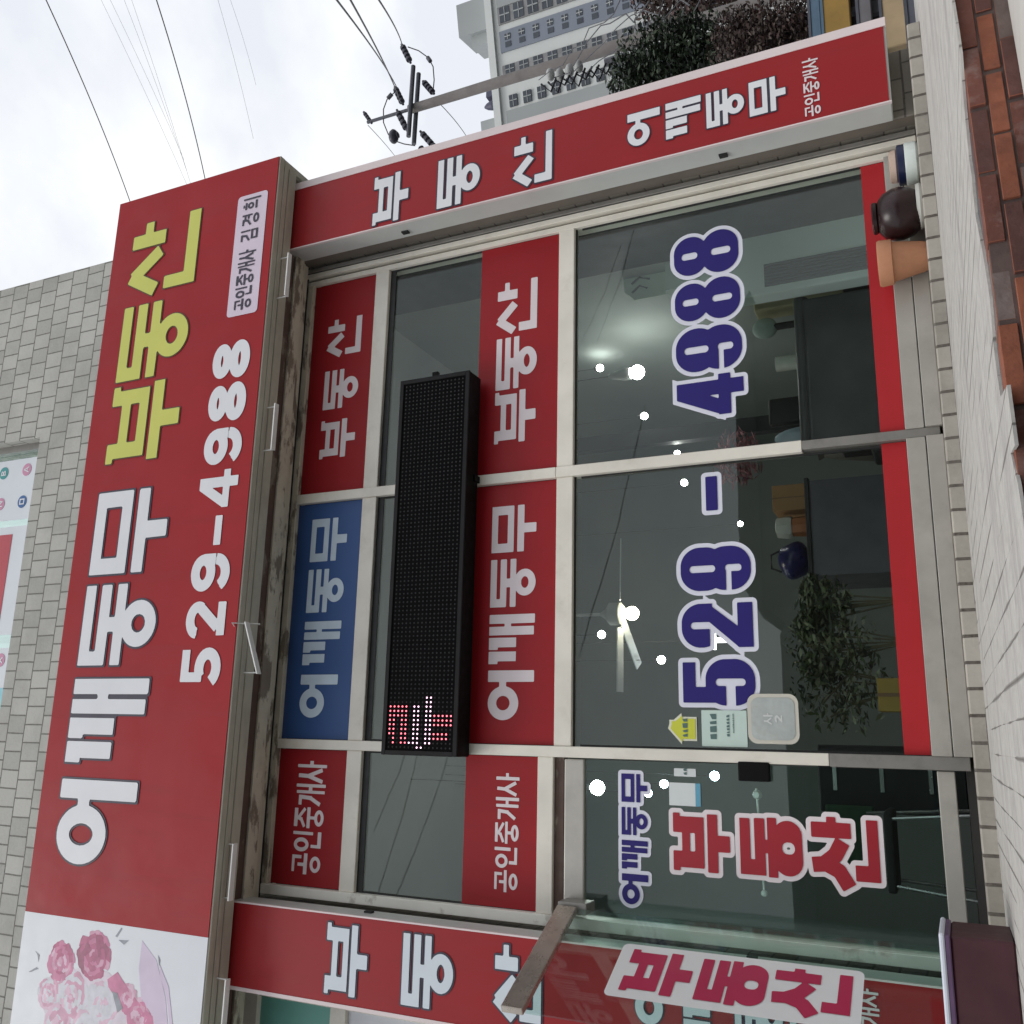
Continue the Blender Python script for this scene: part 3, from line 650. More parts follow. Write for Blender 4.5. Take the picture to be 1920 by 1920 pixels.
q0, q1 = at(470, 588, YB), at(470, 366, YB); zt_ = at(437, 480, YB).z; zb_ = at(495, 480, YB).z
o = filled([rrect(q0.x, q1.x, zb_ + .01, zt_ - .005, .03)], 'name_plate', M_lav, plane_at(yf - .003), big)
h_ = (zt_ - zb_); W_ = q1.x - q0.x
filled(outline(spread('공인중개사', q0.x + .04 * W_, q0.x + .53 * W_, zb_ + .24 * h_, zt_ - .22 * h_, .10) + spread('김경희', q0.x + .60 * W_, q0.x + .97 * W_, zb_ + .24 * h_, zt_ - .22 * h_, .32), 0, 40), 'lettering', M_dark, plane_at(yf - .006), o)

# ================================================================== PILLAR SIGNS
def pillar_sign(x0, x1, label, side):
    t = thing('pillar_sign', label, 'sign', ((x0 + x1) / 2, YS, Z(.0130 * .935)))
    z0, z1 = Z(.0130 * .935), Z(.871 * .935)
    m = MB(); m.box(x0, x1, YS + .006, YP - .004, z0, z1); m.build('sign_case', M_wcase, t, bevel=.006)
    xi0, xi1 = (x0 + .008, x1 - .055) if side > 0 else (x0 + .02, x1 - .008)
    m = MB(); m.box(xi0, xi1, YS - .004, YS + .005, z0 + .012, z1 - .012); m.build('sign_face', M_redpil, t)
    m = MB()
    for a, b_ in ((x0 - .001, xi0), (xi1, x1 + .001)): m.box(a, b_, YS - .008, YS + .012, z0 - .001, z1)
    m.build('sign_trim', surf('trim_pale', (.74, .64, .64), .4, .05, 4), t)
    for zz in (.62, .19):
        m = MB(); sxx = x0 - .012 if side > 0 else x1 + .001
        m.box(sxx, sxx + .011, YS + .09, YS + .125, Z(zz), Z(zz) + .05); m.build('clip', M_gasket, t)
    c = X(.7005 if side > 0 else -.2465); s = 1
    gl = []
    for g, hw, za, zb in (('부', .0365, .609, .664), ('동', .0355, .502, .564), ('산', .0365, .401, .453)):
        gl.append((g, c - X(hw), c + X(hw), Z(za), Z(zb)))
    for g_ in gl: letters([g_], t, YS - .004, M_lw if side > 0 else M_lgb_w, M_dark, .010)
    gl = []
    for g, hw, za, zb in (('어', .023, .263, .303), ('깨', .024, .214, .256), ('동', .023, .165, .208), ('무', .022, .119, .159)):
        gl.append((g, c + X(.0045) - X(hw), c + X(.0045) + X(hw), Z(za), Z(zb)))
    for g_ in gl: letters([g_], t, YS - .004, M_lw if side > 0 else M_lgb_w, M_dark, .007)
    letters(spread('공인중개사', c - X(.036), c + X(.038), Z(.083), Z(.100), .08), t, YS - .004, M_lp, None, cells=40)
    return t
M_lgb_w = surf('letter_coolwhite', (.64, .70, .76), .45, .03, 4)
pillar_sign(X(.659), X(.764), 'tall red sign on the right pillar with dark-edged white letters running down it', 1)
pillar_sign(X(-.296), X(-.200), 'tall red sign on the left pillar partly behind the open glass door', -1)

# ================================================================== SHOP WINDOW
win = thing('shop_window', 'tall aluminium shop window with red and blue lettered films and a big phone number', 'shop window', (X(.3), YW, Z(-.008)))
ya, yb_ = YW - .03, YW + .05
WX0, WX1 = X(-.188), X(.632); D1 = X(-.011); D0 = X(-.023); V1a, V1b = X(.3025), X(.3155)
def wbox(name, mat, x0, x1, z0, z1, y0=ya, y1=yb_, bev=.003):
    m = MB(); m.box(x0, x1, y0, y1, Z(z0), Z(z1)); return m.build(name, mat, win, bevel=bev)
wbox('jamb', surf('frame_white', (.88, .87, .80), .4, .05, 4, dirt=.5, dcol=(.35, .31, .24), dscale=7, dlo=.58, dhi=.66), X(-.1995), WX0, .008, .815, YW - .05, YW + .08)
wbox('jamb', M_cream, WX1, X(.6395), -.008, .815, YW - .03, YW + .08); wbox('jamb_slot', M_soffd, X(.6397), X(.6425), -.008, .815, YW - .01, YW + .08); wbox('jamb', M_cream, X(.6427), X(.6495), -.008, .815, YW - .055, YW + .08)
wbox('jamb', M_alud, X(.651), X(.657), -.008, .82, YW - .06, YW + .02); 
wbox('head', M_soff, WX0, WX1, .803, .8155, YW - .04, yb_)
for x0, x1, z0, z1, mt in ((V1a, V1b, .4165, .803, M_cream), (V1a, V1b, .13, .416, M_cream), (V1a + .012, V1b - .004, -.006, .1295, M_alud), (D0, D1, .12, .803, M_cream), (D0 - .004, D1, -.006, .1195, M_alud)):  # grey lower lengths paint the dimmer light on the cream mullions
    wbox('mullion', mt, x0, x1, z0, z1, ya - .012)
for x0, x1 in ((WX0, D0), (D1, V1a), (V1b, WX1)):
    wbox('transom', M_cream, x0, x1, .6735, .6955)
    if x0 != WX0: wbox('transom', M_cream, x0, x1, .395, .416)
wbox('door_head', M_cream, WX0, D0, .416, .435, ya - .004)
for x0, x1 in ((D1, V1a + .012), (V1b - .004, WX1)):
    wbox('sill', M_alu, x0, x1, .0085, .0265, ya - .02); wbox('sill', M_alu, x0, x1, -.0085, .0075, ya - .035)
# panes, films
def pane(x0, x1, z0, z1):
    m = MB(); m.box(x0, x1, YW + .006, YW + .012, Z(z0), Z(z1)); o = m.build('pane', M_glass, win)
    gm = MB(); t = .012
    for a, b_, c, d in ((x0, x1, Z(z1) - (.045 if z0 in (.416, .435) else t), Z(z1)), (x0, x1, Z(z0), Z(z0) + t), (x0, x0 + t, Z(z0) + t, Z(z1) - .046), (x1 - t, x1, Z(z0) + t, Z(z1) - .046)): gm.box(a, b_, YW - .002, YW + .005, c, d)
    gm.build('gasket', M_gasket, o); return o
for x0, x1 in ((WX0, D0), (D1, V1a), (V1b, WX1)):
    pane(x0, x1, .6955, .803); pane(x0, x1, .416 if x0 != WX0 else .435, .6735)
    if x0 != WX0: pane(x0, x1, .0265, .395)
    bm_ = MB(); 
def film(x0, x1, z0, z1, mat):
    m = MB(); m.box(x0 + .004, x1 - .004, YW - .004, YW + .003, Z(z0) + .003, Z(z1) - .003); return m.build('window_film', mat, win)
yl_ = YW - .004
def ftext(fo, gl, mat=M_lp, omat=None, grow=0): return letters(gl, fo, yl_, mat, omat, grow, lift=.002)
f1 = film(WX0, D0, .6955, .803, M_film); ftext(f1, level([gbox(c, 553 + 0, 608, 1640 - (i + 1) * 43.5 + 4, 1640 - i * 43.5, 1) for i, c in enumerate('공인중개사')]))
f2 = film(D1, V1a, .6955, .803, M_blue); ftext(f2, level([gbox('무', 585, 653, 972, 1052, 1), gbox('동', 578, 645, 1067, 1148, 1), gbox('깨', 570, 637, 1165, 1247, 1), gbox('어', 562, 632, 1265, 1347, 1)]), M_lgb)
f3 = film(V1b, WX1, .6955, .803, M_film); ftext(f3, level([gbox('부', 600, 664, 787, 858, 1), gbox('동', 608, 672, 693, 765, 1), gbox('산', 618, 680, 597, 668, 1)]))
f4 = film(WX0, D0, .435, .530, M_film); ftext(f4, level([gbox(c, 929, 973, 1673 - (i + 1) * 45.5 + 4, 1673 - i * 45.5, 1) for i, c in enumerate('공인중개사')]))
f5 = film(D1, V1a, .416, .530, M_film); ftext(f5, level([gbox('무', 923, 1007, 948, 1035, 1), gbox('동', 920, 1007, 1048, 1138, 1), gbox('깨', 917, 1002, 1152, 1245, 1), gbox('어', 917, 1000, 1257, 1352, 1)]))
f6 = film(V1b, WX1, .416, .530, M_film); ftext(f6, level([gbox('부', 925, 1000, 733, 830, 1), gbox('동', 935, 1017, 630, 727, 1), gbox('산', 933, 1002, 528, 627, 1)]))
film(D1, V1a + .012, .0265, .0515, M_strip); film(V1b - .004, WX1, .0265, .0515, M_strip)
O_ = 8
ph = [('5', 1268, 1425, 1228, 1331), ('2', 1268, 1420, 1123, 1222), ('9', 1267, 1416, 1017, 1115), ('4', 1262, 1401, 695, 787), ('9', 1260, 1399, 604, 702), ('8', 1259, 1397, 515, 608), ('8', 1258, 1393, 427, 522)]
gl = level([gbox('w' + c, a + O_, b_ - O_, p + O_, q - O_, 1) for c, a, b_, p, q in ph]); gl.append(gbox('-', 1315 + O_, 1353 - O_, 885 + O_, 965 - O_, 1))
letters(gl, win, YW + .005, M_navy, M_outw, .026, lift=.001, cells=72)

# ================================================================== DOOR (closed leaf) and OPEN LEAF
door = thing('glass_door', 'closed glass door below the red film with blue and red Korean lettering', 'door', ((WX0 + D0) / 2, YW, Z(.008)))
m = MB(); dx0, dx1 = WX0 + .01, D0 - .008
m.box(dx0, dx1, YW - .02, YW + .03, Z(.380), Z(.4035)); m.build('top_rail', M_alu, door, bevel=.008, seg=2)
m = MB(); m.box(dx0, dx1, YW - .02, YW + .03, Z(.008), Z(.0235)); m.build('bottom_rail', M_alu, door, bevel=.004)
m = MB(); m.box(WX0 + .002, D0 - .002, YW - .01, YW + .05, Z(.4045), Z(.4155)); m.build('closer_case', M_soffd, door, bevel=.002)
m = MB(); m.box(dx0, dx1, YW, YW + .01, Z(.0235), Z(.380)); m.build('pane', M_glassd, door)
O_ = 6
letters(level([gbox('무', 1158 + O_, 1218 - O_, 1445 + O_, 1510 - O_, 1), gbox('동', 1160 + O_, 1222 - O_, 1508 + O_, 1572 - O_, 1), gbox('깨', 1162 + O_, 1222 - O_, 1570 + O_, 1636 - O_, 1), gbox('어', 1161 + O_, 1222 - O_, 1633 + O_, 1703 - O_, 1)]), door, YW, M_navy, M_outw, .020, lift=.003)
O_ = 8
letters([gbox('bu2', 1255 + O_, 1377 - O_, 1518 + O_, 1643 - O_, 1), gbox('dong2', 1380 + O_, 1513 - O_, 1525 + O_, 1653 - O_, 1), gbox('san2', 1515 + O_, 1657 - O_, 1525 + O_, 1675 - O_, 1)], door, YW, M_lred, M_outp, .024, lift=.003, cells=64)
m = MB(); p = at(1415, 1445, YW - .03)
m.box(p.x - .055, p.x + .045, YW - .05, YW - .012, p.z - .08, p.z + .085); hb = m.build('lock_case', M_black, door, bevel=.008, seg=2)
m = MB(); m.tube([at(1418, 1478, YW + .05), at(1425, 1560, YW + .05), at(1433, 1672, YW + .05)], .006); m.ball(at(1433, 1675, YW + .05), .017); m.build('push_bar', M_chrome, door, smooth=True)
m = MB(); m.lathe((0, 0, 0), [(.022, 0), (.026, .02), (.015, .05)], 14); m.v = [tuple(at(1420, 1490, YW + .055) + Vector((q[0], -q[2] + .02, q[1]))) for q in m.v]; m.build('knob', M_chrome, door, smooth=True)

hinge = Vector((X(-.181 * .965), .965 * U, 0)); tip = Vector((X(-.2905 * .832), .832 * U, 0)); dv = (tip - hinge).normalized(); nv = Vector((dv.y, -dv.x, 0))
LL = (tip - hinge).length
op = thing('open_door', 'clear glass door leaf swung open across the left red pillar sign', 'door', (hinge.x, hinge.y, Z(.0)))
def lbox(name, mat, s0, s1, z0, z1, t, bev=.004):
    m = MB(); c = hinge + dv * (s0 + s1) / 2; c.z = (Z(z0) + Z(z1)) / 2; m.obox(c, dv * (s1 - s0) / 2, nv * t, Vector((0, 0, (Z(z1) - Z(z0)) / 2))); return m.build(name, mat, op, bevel=bev)
lbox('top_rail', surf('rail_satin', (.42, .38, .33), .28, .12, 5, dirt=.4, dcol=(.2, .13, .11), dscale=7, metal=.55), 0, LL, .389 * .965, .4115 * .965, .018)
lbox('bottom_rail', M_alu, 0, LL, -.012, .012, .02)
lbox('pane', M_glassd, .002, LL - .002, .0125, .3868 * .965, .005, 0)
m = MB(); m.box(hinge.x - .03, hinge.x + .03, hinge.y + .01, YW - .035, Z(.366), Z(.398)); m.build('pivot', M_alud, op, bevel=.004)
# sticker on the open leaf
def on_leaf(px, py):
    o = np.array([0, 0, CZ]); r = ray(px, py); n_ = np.array([nv.x, nv.y, 0]); h_ = np.array([hinge.x, hinge.y, 0]) - np.array([0, 0, 0])
    k = ((h_ @ n_)) / (r @ n_); q = r * k; return (Vector((q[0], q[1], 0)) - hinge).dot(dv), q[2] + CZ
sgn = 1
c1, c2, c3 = on_leaf(1175, 1772), on_leaf(1622, 1825), on_leaf(1127, 1868)
s_a, s_b = min(c1[0], c3[0]), max(c1[0], c3[0]); zt2, zb2 = (c1[1] + c3[1]) / 2, c2[1]
# leaf-plane coordinates: x grows to the right seen from the street, i.e. from the tip to the hinge
ML = Matrix(((-dv.x, 0, nv.x, hinge.x), (-dv.y, 0, nv.y, hinge.y), (0, 1, 0, 0), (0, 0, 0, 1)))
side_n = nv if nv.dot(Vector((0, 0, 0)) - hinge) > 0 else -nv
def leafM(d): return Matrix.Translation(side_n * d) @ ML
o = filled([rrect(-s_b, -s_a, zb2, zt2, .03)], 'sticker', surf('sticker_white', (.78, .78, .78), .4, .03, 4), leafM(.010), op)
hh = (zt2 - zb2); ww = s_b - s_a
gl = [(g, -s_b + .12 * ww, -s_b + .90 * ww, zb2 + a * hh, zb2 + b_ * hh) for g, a, b_ in (('bu2', .665, .945), ('dong2', .36, .635), ('san2', .04, .335))]
for g_ in gl: filled(outline([g_], 0, 60), 'lettering', M_lmag, leafM(.013), o)

# ================================================================== LED BOARD
lx0, lx1, lz0, lz1 = X(-.0258), X(.4445), Z(.5212), Z(.6227); ylf = .9595 * U
led = thing('led_board', 'long black dot matrix board hung across the window with a few red dots lit', 'display', ((lx0 + lx1) / 2, ylf, lz0))
m = MB(); m.box(lx0, lx1, ylf + .012, YW - .045, lz0, lz1); m.build('housing', M_black, led, bevel=.006)
m = MB(); t_ = .028
for a, b_, c, d in ((lx0, lx1, lz1 - t_, lz1), (lx0, lx1, lz0, lz0 + t_), (lx0, lx0 + t_, lz0 + t_, lz1 - t_), (lx1 - t_, lx1, lz0 + t_, lz1 - t_)): m.box(a, b_, ylf, ylf + .012, c, d)
m.build('bezel', surf('bezel', (.014, .014, .015), .5, .2, 8, spec=.15), led, bevel=.002)
m = MB(); m.box(lx0 + t_, lx1 - t_, ylf + .007, ylf + .0115, lz0 + t_, lz1 - t_); m.build('screen', surf('screen_black', (.003, .003, .0035), .7, .2, 8, spec=.05), led)
NC, NR = 88, 16
cw = (lx1 - lx0 - 2 * t_ - .012) / NC; rh = (lz1 - lz0 - 2 * t_ - .014) / NR
lit = {0: '78', 1: '1345679a', 2: '134679abcde', 3: '0134679abcde', 4: '0134679a', 5: '0134679abcdef', 6: '0134679abcdef', 7: '01234679abcdef', 8: '01234679a', 9: '01234679a', 10: '9a', 11: '9a'}
litset = {}
for c, s_ in lit.items():
    for ch in s_: litset[(c, int(ch, 16))] = 'r' if int(ch, 16) < 5 or int(ch, 16) > 10 else 'w'
def dot(mm, c, r, q, dz):
    x = lx0 + t_ + .006 + (c + .5) * cw; z = lz1 - t_ - .007 - (r + .5) * rh
    n = 8; mm.add([(x + q * math.cos(k * math.pi / 4), ylf + .0065, z + q * math.sin(k * math.pi / 4)) for k in range(n)] + [(x, ylf + .0065 - dz, z)], [(k, (k + 1) % n, n) for k in range(n)])
md = MB(); E_ = {'r': emit('led_red', (1, .17, .22), 2.6), 'w': emit('led_pink', (1, .60, .80), 2.4)}; first = {}
for c in range(NC):
    for r in range(NR):
        k = litset.get((c, r))
        if k is None: dot(md, c, r, cw * .22, .004); continue
        if k not in first: mm = MB(); dot(mm, c, r, cw * .21, .006); first[k] = (mm.build('lit_dot', E_[k], led), c, r); continue
        o0, c_, r_ = first[k]; o = o0.copy(); COL.objects.link(o); o.parent = led; o.location = ((c - c_) * cw, 0, -(r - r_) * rh)
tag(md.build('unlit_dots', surf('led_off', (.022, .022, .024), .35, .3, 30, spec=.3), led), kind='stuff')
m = MB(); p = Vector((lx1 + .0, (ylf + YW) / 2, (lz0 + lz1) / 2)); m.lathe(p, [(.012, 0), (.012, .03)], 10); m.box(lx1 - .001, lx1 + .03, p.y - .1, p.y - .07, p.z - .02, p.z + .02); m.v = m.v[20:]; m.f = [tuple(i - 20 for i in f) for f in m.f[12:]]; m.m = m.m[12:]; m.build('hanger', M_black, led)
m = MB(); m.box(X(.305), X(.313), ylf + .03, YW - .03, lz1 - .001, lz1 + .01); m.build('hanger', M_black, led); m = MB(); m.box(X(.305), X(.313), ylf + .1, YW - .03, lz0 - .012, lz0 + .001); m.build('hanger', M_black, led)

# ================================================================== brackets under the big sign
br_names = ['white wire bracket under the sign above the left pillar sign', 'white wire bracket under the sign over the door film', 'skewed white wire bracket under the sign above the blue film', 'white wire bracket under the sign near the middle red film', 'white wire bracket under the sign beside the right pillar sign']
bpx = [(422, 1893), (436, 1635), (480, 1215), (515, 800), (540, 515)]
for i, ((px, py), lb) in enumerate(zip(bpx, br_names)):
    c = at(px, py, .908 * U)
    t = thing('sign_bracket', lb, 'bracket', (c.x, c.y, c.z), 'white wire brackets under the big sign')
    w_ = .155; tilt = .10 if i == 2 else .0
    zup = ZS0 + .03
    for sx_ in (-1, 1): m = MB(); m.tube([c + Vector((sx_ * w_, .02, 0)), Vector((c.x + sx_ * w_, c.y + .02 - (tilt * 1.1 if sx_ > 0 else 0), zup)), Vector((c.x + sx_ * .06, c.y + .04, zup))], .005); m.build('wire', M_chrome, t, smooth=True)
    m = MB(); a = c + Vector((-w_ - .01, .0, -tilt * .4)); b_ = c + Vector((w_ + .01, -tilt * .4, tilt * .6)); ax = (b_ - a) / 2
    m.obox((a + b_) / 2, ax, Vector((0, .020, 0)), Vector((0, 0, .006))); m.build('bar', M_chrome, t, bevel=.002)

# ================================================================== small things on the ledge
zl0 = Z(-.0085)
def lather(name, mat, parent, c, prof, n=32): return MB().lathe(c, prof, n).build(name, mat, parent, smooth=True)
c = Vector((X(.5055) * .97, YP - .03, zl0)); t = thing('flower_pot', 'small terracotta pot on the tiled ledge in front of the red strip', 'pot', c)
M_terra = surf('terracotta', (.46, .215, .115), .75, .12, 9, dirt=.5, dcol=(.33, .13, .07), dscale=9, bmp=.3)
lather('pot', M_terra, t, c, [(.075, 0), (.083, .02), (.108, .165), (.110, .170), (.122, .172), (.126, .235), (.12, .245), (.108, .243), (.1, .18)])
lather('soil', surf('soil', (.05, .035, .025), .95, .3, 30), t, c, [(.098, .19), (.05, .2), (.01, .2)])
c = Vector((X(.566) * .955, YP - .06, zl0)); t = thing('jar', 'dark brown glazed jar on the tiled ledge next to the terracotta pot', 'jar', c)
M_jar = surf('jar_glaze', (.020, .007, .008), .3, .3, 6, spec=.4, dirt=.5, dcol=(.06, .03, .03), dscale=9)
lather('body', M_jar, t, c, [(.08, 0), (.105, .02), (.130, .06), (.143, .11), (.141, .145), (.122, .195), (.09, .222), (.078, .228)])
lather('lid', M_jar, t, c, [(.078, .229), (.086, .233), (.087, .250), (.08, .257), (.02, .259)])
lather('foot_ring', surf('jar_foot', (.5, .5, .46), .6, .1), t, c + Vector((.02, 0, 0)), [(.118, .0), (.125, .012), (.120, .03), (.1, .03)])
c = Vector((X(.626) * .955, YP - .05, zl0)); t = thing('tub', 'white and blue plastic tub on the ledge in the corner by the right pillar', 'tub', c)
lather('tub', surf('tub_white', (.62, .68, .64), .4, .1, 6, dirt=.4, dcol=(.36, .36, .32), dscale=12), t, c, [(.10, 0), (.112, .012), (.114, .062), (.110, .068)])
lather('band', surf('tub_navy', (.012, .018, .06), .4, .1, 6), t, c, [(.109, .069), (.110, .104), (.10, .108)])
lather('lid', surf('tub_lid', (.56, .42, .34), .5, .12, 6, dirt=.4, dcol=(.3, .2, .16), dscale=12), t, c, [(.085, .109), (.09, .115), (.085, .146), (.06, .150)])
# maroon box with pale lid at the left pillar
yq = .80 * U; p0 = at(1770, 1752, yq); p1 = at(1890, 1764, yq); 
bx1 = p0.x; bx0 = bx1 - .62; zt3 = Z(.0305 * .8); zb3 = zl(yq)
t = thing('storage_box', 'dark maroon box with a pale lid on the terrace by the left pillar', 'box', ((bx0 + bx1) / 2, yq, zb3))
M_mar = surf('maroon', (.050, .010, .016), .55, .2, 5, dirt=.3, dcol=(.09, .03, .04), dscale=6)
m = MB(); m.box(bx0, bx1 - .004, yq, yq + .35, zb3, zt3 - .028); m.build('body', M_mar, t, bevel=.008)
m = MB(); m.box(bx0 + .3, bx1 - .0, yq - .008, yq + .36, zt3 - .0275, zt3 - .008); m.build('band', surf('lid_shade', (.11, .06, .13), .5, .2, 7), t, bevel=.004)  # violet band paints the shaded underside below the pale lid
m = MB(); m.box(bx0 + .28, bx1 + .006, yq - .012, yq + .365, zt3 - .0075, zt3 + .012); m.build('lid', surf('lid_pale', (.62, .66, .74), .4, .05), t, bevel=.006)

# stickers on the window
def sticker(name, px0, px1, py0, py1, mat, label, cat, poly=None):
    a = at((px0 + px1) / 2, py1, YW); b_ = at((px0 + px1) / 2, py0, YW); zt_ = at(px0, (py0 + py1) / 2, YW).z; zb_ = at(px1, (py0 + py1) / 2, YW).z
    t = thing(name, label, cat, ((a.x + b_.x) / 2, YW - .002, zb_))
    pl = poly(a.x, b_.x, zb_, zt_) if poly else rrect(a.x, b_.x, zb_, zt_, .004)
    filled([pl], 'sheet', mat, plane_at(YW - .0035), t); return t, a.x, b_.x, zb_, zt_
house = lambda x0, x1, z0, z1: [(x0 + .12 * (x1 - x0), z0), (x1 - .12 * (x1 - x0), z0), (x1 - .12 * (x1 - x0), z0 + .52 * (z1 - z0)), (x1, z0 + .52 * (z1 - z0)), (x1 - .22 * (x1 - x0), z0 + .8 * (z1 - z0)), (x1 - .22 * (x1 - x0), z1 - .05 * (z1 - z0)), (x1 - .34 * (x1 - x0), z1 - .05 * (z1 - z0)), (x0 + .5 * (x1 - x0), z1), (x0, z0 + .52 * (z1 - z0)), (x0 + .12 * (x1 - x0), z0 + .52 * (z1 - z0))]
M_sty = surf('sticker_edge', (.72, .72, .58), .5, .04)
t, x0, x1, z0, z1 = sticker('house_sticker', 1253, 1307, 1337, 1396, M_sty, 'small yellow house shaped sticker on the window by the door mullion', 'sticker', house)
ins = .12; filled([[(x0 + (x - x0) * .84 + .08 * (x1 - x0), z0 + (z - z0) * .86 + .05 * (z1 - z0)) for x, z in house(x0, x1, z0, z1)]], 'print', surf('sticker_yellow', (.60, .62, .05), .5, .05), plane_at(YW - .006), t)
M_txt = surf('sticker_text', (.09, .16, .15), .6, .1)
def squiggle(t, x0, x1, z, h, seed, y):
    r_ = random.Random(seed); lp = []; x = x0
    while x < x1:
        w_ = r_.uniform(.5, 1.0) * h; lp.append([(x, z), (x + w_, z), (x + w_ * r_.uniform(.5, 1), z + h), (x, z + h * r_.uniform(.6, 1))]); x += w_ + .25 * h
    filled(lp, 'text', M_txt, plane_at(y), t)
W_ = x1 - x0; squiggle(t, x0 + .25 * W_, x1 - .25 * W_, z0 + .32 * (z1 - z0), .028, 4, YW - .0085); 
t, x0, x1, z0, z1 = sticker('paper_notice', 1316, 1401, 1332, 1400, surf('notice_pale', (.55, .68, .62), .5, .04), 'pale green paper notice under the digit 5 on the window', 'notice')
W_ = x1 - x0; H_ = z1 - z0; squiggle(t, x0 + .2 * W_, x1 - .1 * W_, z1 - .33 * H_, .035, 5, YW - .006); squiggle(t, x0 + .28 * W_, x1 - .1 * W_, z1 - .62 * H_, .016, 6, YW - .006); squiggle(t, x0 + .38 * W_, x1 - .1 * W_, z1 - .72 * H_, .008, 7, YW - .006)
t, x0, x1, z0, z1 = sticker('wall_plaque', 1402, 1498, 1301, 1395, surf('plaque_rim', (.60, .58, .50), .35, .06, 6), 'silver rounded plaque fixed on the window right of the paper notice', 'plaque', lambda a, b_, c, d: rrect(a, b_, c, d, .05))
filled([rrect(x0 + .02, x1 - .02, z0 + .02, z1 - .02, .04)], 'plate', surf('plaque_silver', (.46, .50, .48), .35, .15, 9, dirt=.4, dcol=(.36, .33, .26), dscale=10, metal=.3), plane_at(YW - .006), t)
cxp, czp = (x0 + x1) / 2, (z0 + z1) / 2
filled(outline([('2', cxp - .02, cxp + .02, czp - .05, czp - .01), ('사', cxp - .03, cxp + .03, czp, czp + .05)], 0, 40), 'relief', surf('plaque_relief', (.62, .64, .62), .4, .05), plane_at(YW - .008), t)
t, x0, x1, z0, z1 = sticker('door_sticker', 1255, 1314, 1468, 1511, surf('tag_white', (.68, .72, .72), .45, .04), 'small white sticker with a blue lower edge on the closed door', 'sticker')
filled([[(x0, z0), (x1, z0), (x1, z0 + .16 * (z1 - z0)), (x0, z0 + .16 * (z1 - z0))]], 'stripe', surf('tag_blue', (.12, .36, .50), .45, .05), plane_at(YW - .006), t)
t, x0, x1, z0, z1 = sticker('small_sticker', 1264, 1305, 1441, 1456, surf('tag_white', (.68, .72, .72), .45, .04), 'tiny white strip sticker above the blue edged sticker on the door', 'sticker')
squiggle(t, x0 + .01, x1 - .005, z0 + .05, .02, 9, YW - .006)

# ================================================================== INSIDE THE SHOP
def leaf_cloud(mm, c, rad, n, size, rg, mats=1, flat=.8):
    for i in range(n):
        d = Vector((rg.gauss(0, 1), rg.gauss(0, 1), rg.gauss(0, 1))).normalized() * rg.random() ** .45
        p = Vector(c) + Vector((d.x * rad[0], d.y * rad[1], d.z * rad[2]))
        a = Vector((rg.uniform(-1, 1), rg.uniform(-1, 1), rg.uniform(-.5, .5))).normalized(); b_ = a.cross(Vector((rg.uniform(-1, 1), rg.uniform(-1, 1), rg.uniform(-1, 1)))).normalized()
        s_ = size * rg.uniform(.6, 1.4); mm.mi = rg.randrange(mats)
        mm.add([p - a * s_, p + b_ * s_ * .38 * flat, p + a * s_, p - b_ * s_ * .38 * flat], [(0, 1, 2, 3)])

lamps = [(1125, 690, 7.6, .05, 0), (1208, 780, 7.4, .048, 0), (1270, 850, 7.6, .04, 0), (1283, 905, 7.8, .045, 0), (1128, 1190, 7.6, .05, 0), (1240, 1237, 7.4, .05, 0), (1388, 982, 8.2, .036, 0), (1120, 1477, 7.0, .085, 0), (1245, 1470, 7.6, .05, 1), (1215, 1487, 7.8, .05, 1), (1340, 1455, 7.6, .055, 1)]
lab = ['bright round bulb high behind the right window left of the first 8', 'bright round bulb behind the glass beside the dark partition', 'bright bulb just right of the window mullion', 'bright bulb just left of the window mullion above the dash', 'bright bulb left of the ceiling fan behind the glass', 'bright bulb above the first digit 9 behind the glass', 'tiny bright bulb below the dash behind the glass', 'largest bright bulb at the top of the closed door glass', 'bright bulb just above the white door sticker', 'bright bulb between the blue door text and the sticker', 'bright bulb beside the black door lock']
ceil_z = Z(.814)
for (px, py, Y, r, k), lb in zip(lamps, lab):
    r *= .66
    c = at(px, py, Y); t = thing('pendant_lamp', lb, 'lamp', c, 'lit bulbs inside the shop')
    MB().ball(c, r).build('bulb', M_lampb if k else M_lamp, t, smooth=True)
    m = MB(); m.tube([c + Vector((0, 0, r * .9)), c + Vector((0, 0, r * 1.6))], .02, 10); m.tube([c + Vector((0, 0, r * 1.5)), Vector((c.x, c.y, ceil_z))], .0022, 6); m.build('cord', M_darkin, t)
c = at(1195, 698, 7.2); t = thing('pendant_lamp', 'largest round glowing bulb under a pale shade behind the right window', 'lamp', c, 'lit bulbs inside the shop')
MB().ball(c, .062).build('bulb', M_lamp, t, smooth=True)
m = MB(); m.lathe(c + Vector((0, 0, .06)), [(.05, 0), (.06, .05), (.03, .16), (.012, .2)], 18); m.build('shade', M_wcase, t, smooth=True); m = MB(); m.tube([c + Vector((0, 0, .25)), Vector((c.x, c.y, ceil_z))], .003, 6); m.build('cord', M_darkin, t)
c = at(1185, 1150, 7.0); t = thing('ceiling_fan', 'white ceiling fan with three blades and a warm globe lamp inside the shop', 'ceiling fan', c)
MB().ball(c, .055).build('bulb', emit('lamp_warm', (1, .86, .62), 45), t, smooth=True)
m = MB(); m.lathe(c + Vector((0, 0, .06)), [(.05, 0), (.09, .03), (.09, .12), (.04, .16), (.015, .2)], 18); m.build('motor', M_wcase, t, smooth=True); m = MB(); m.tube([c + Vector((0, 0, .22)), Vector((c.x, c.y, ceil_z))], .012, 8); m.build('rod', M_wcase, t)
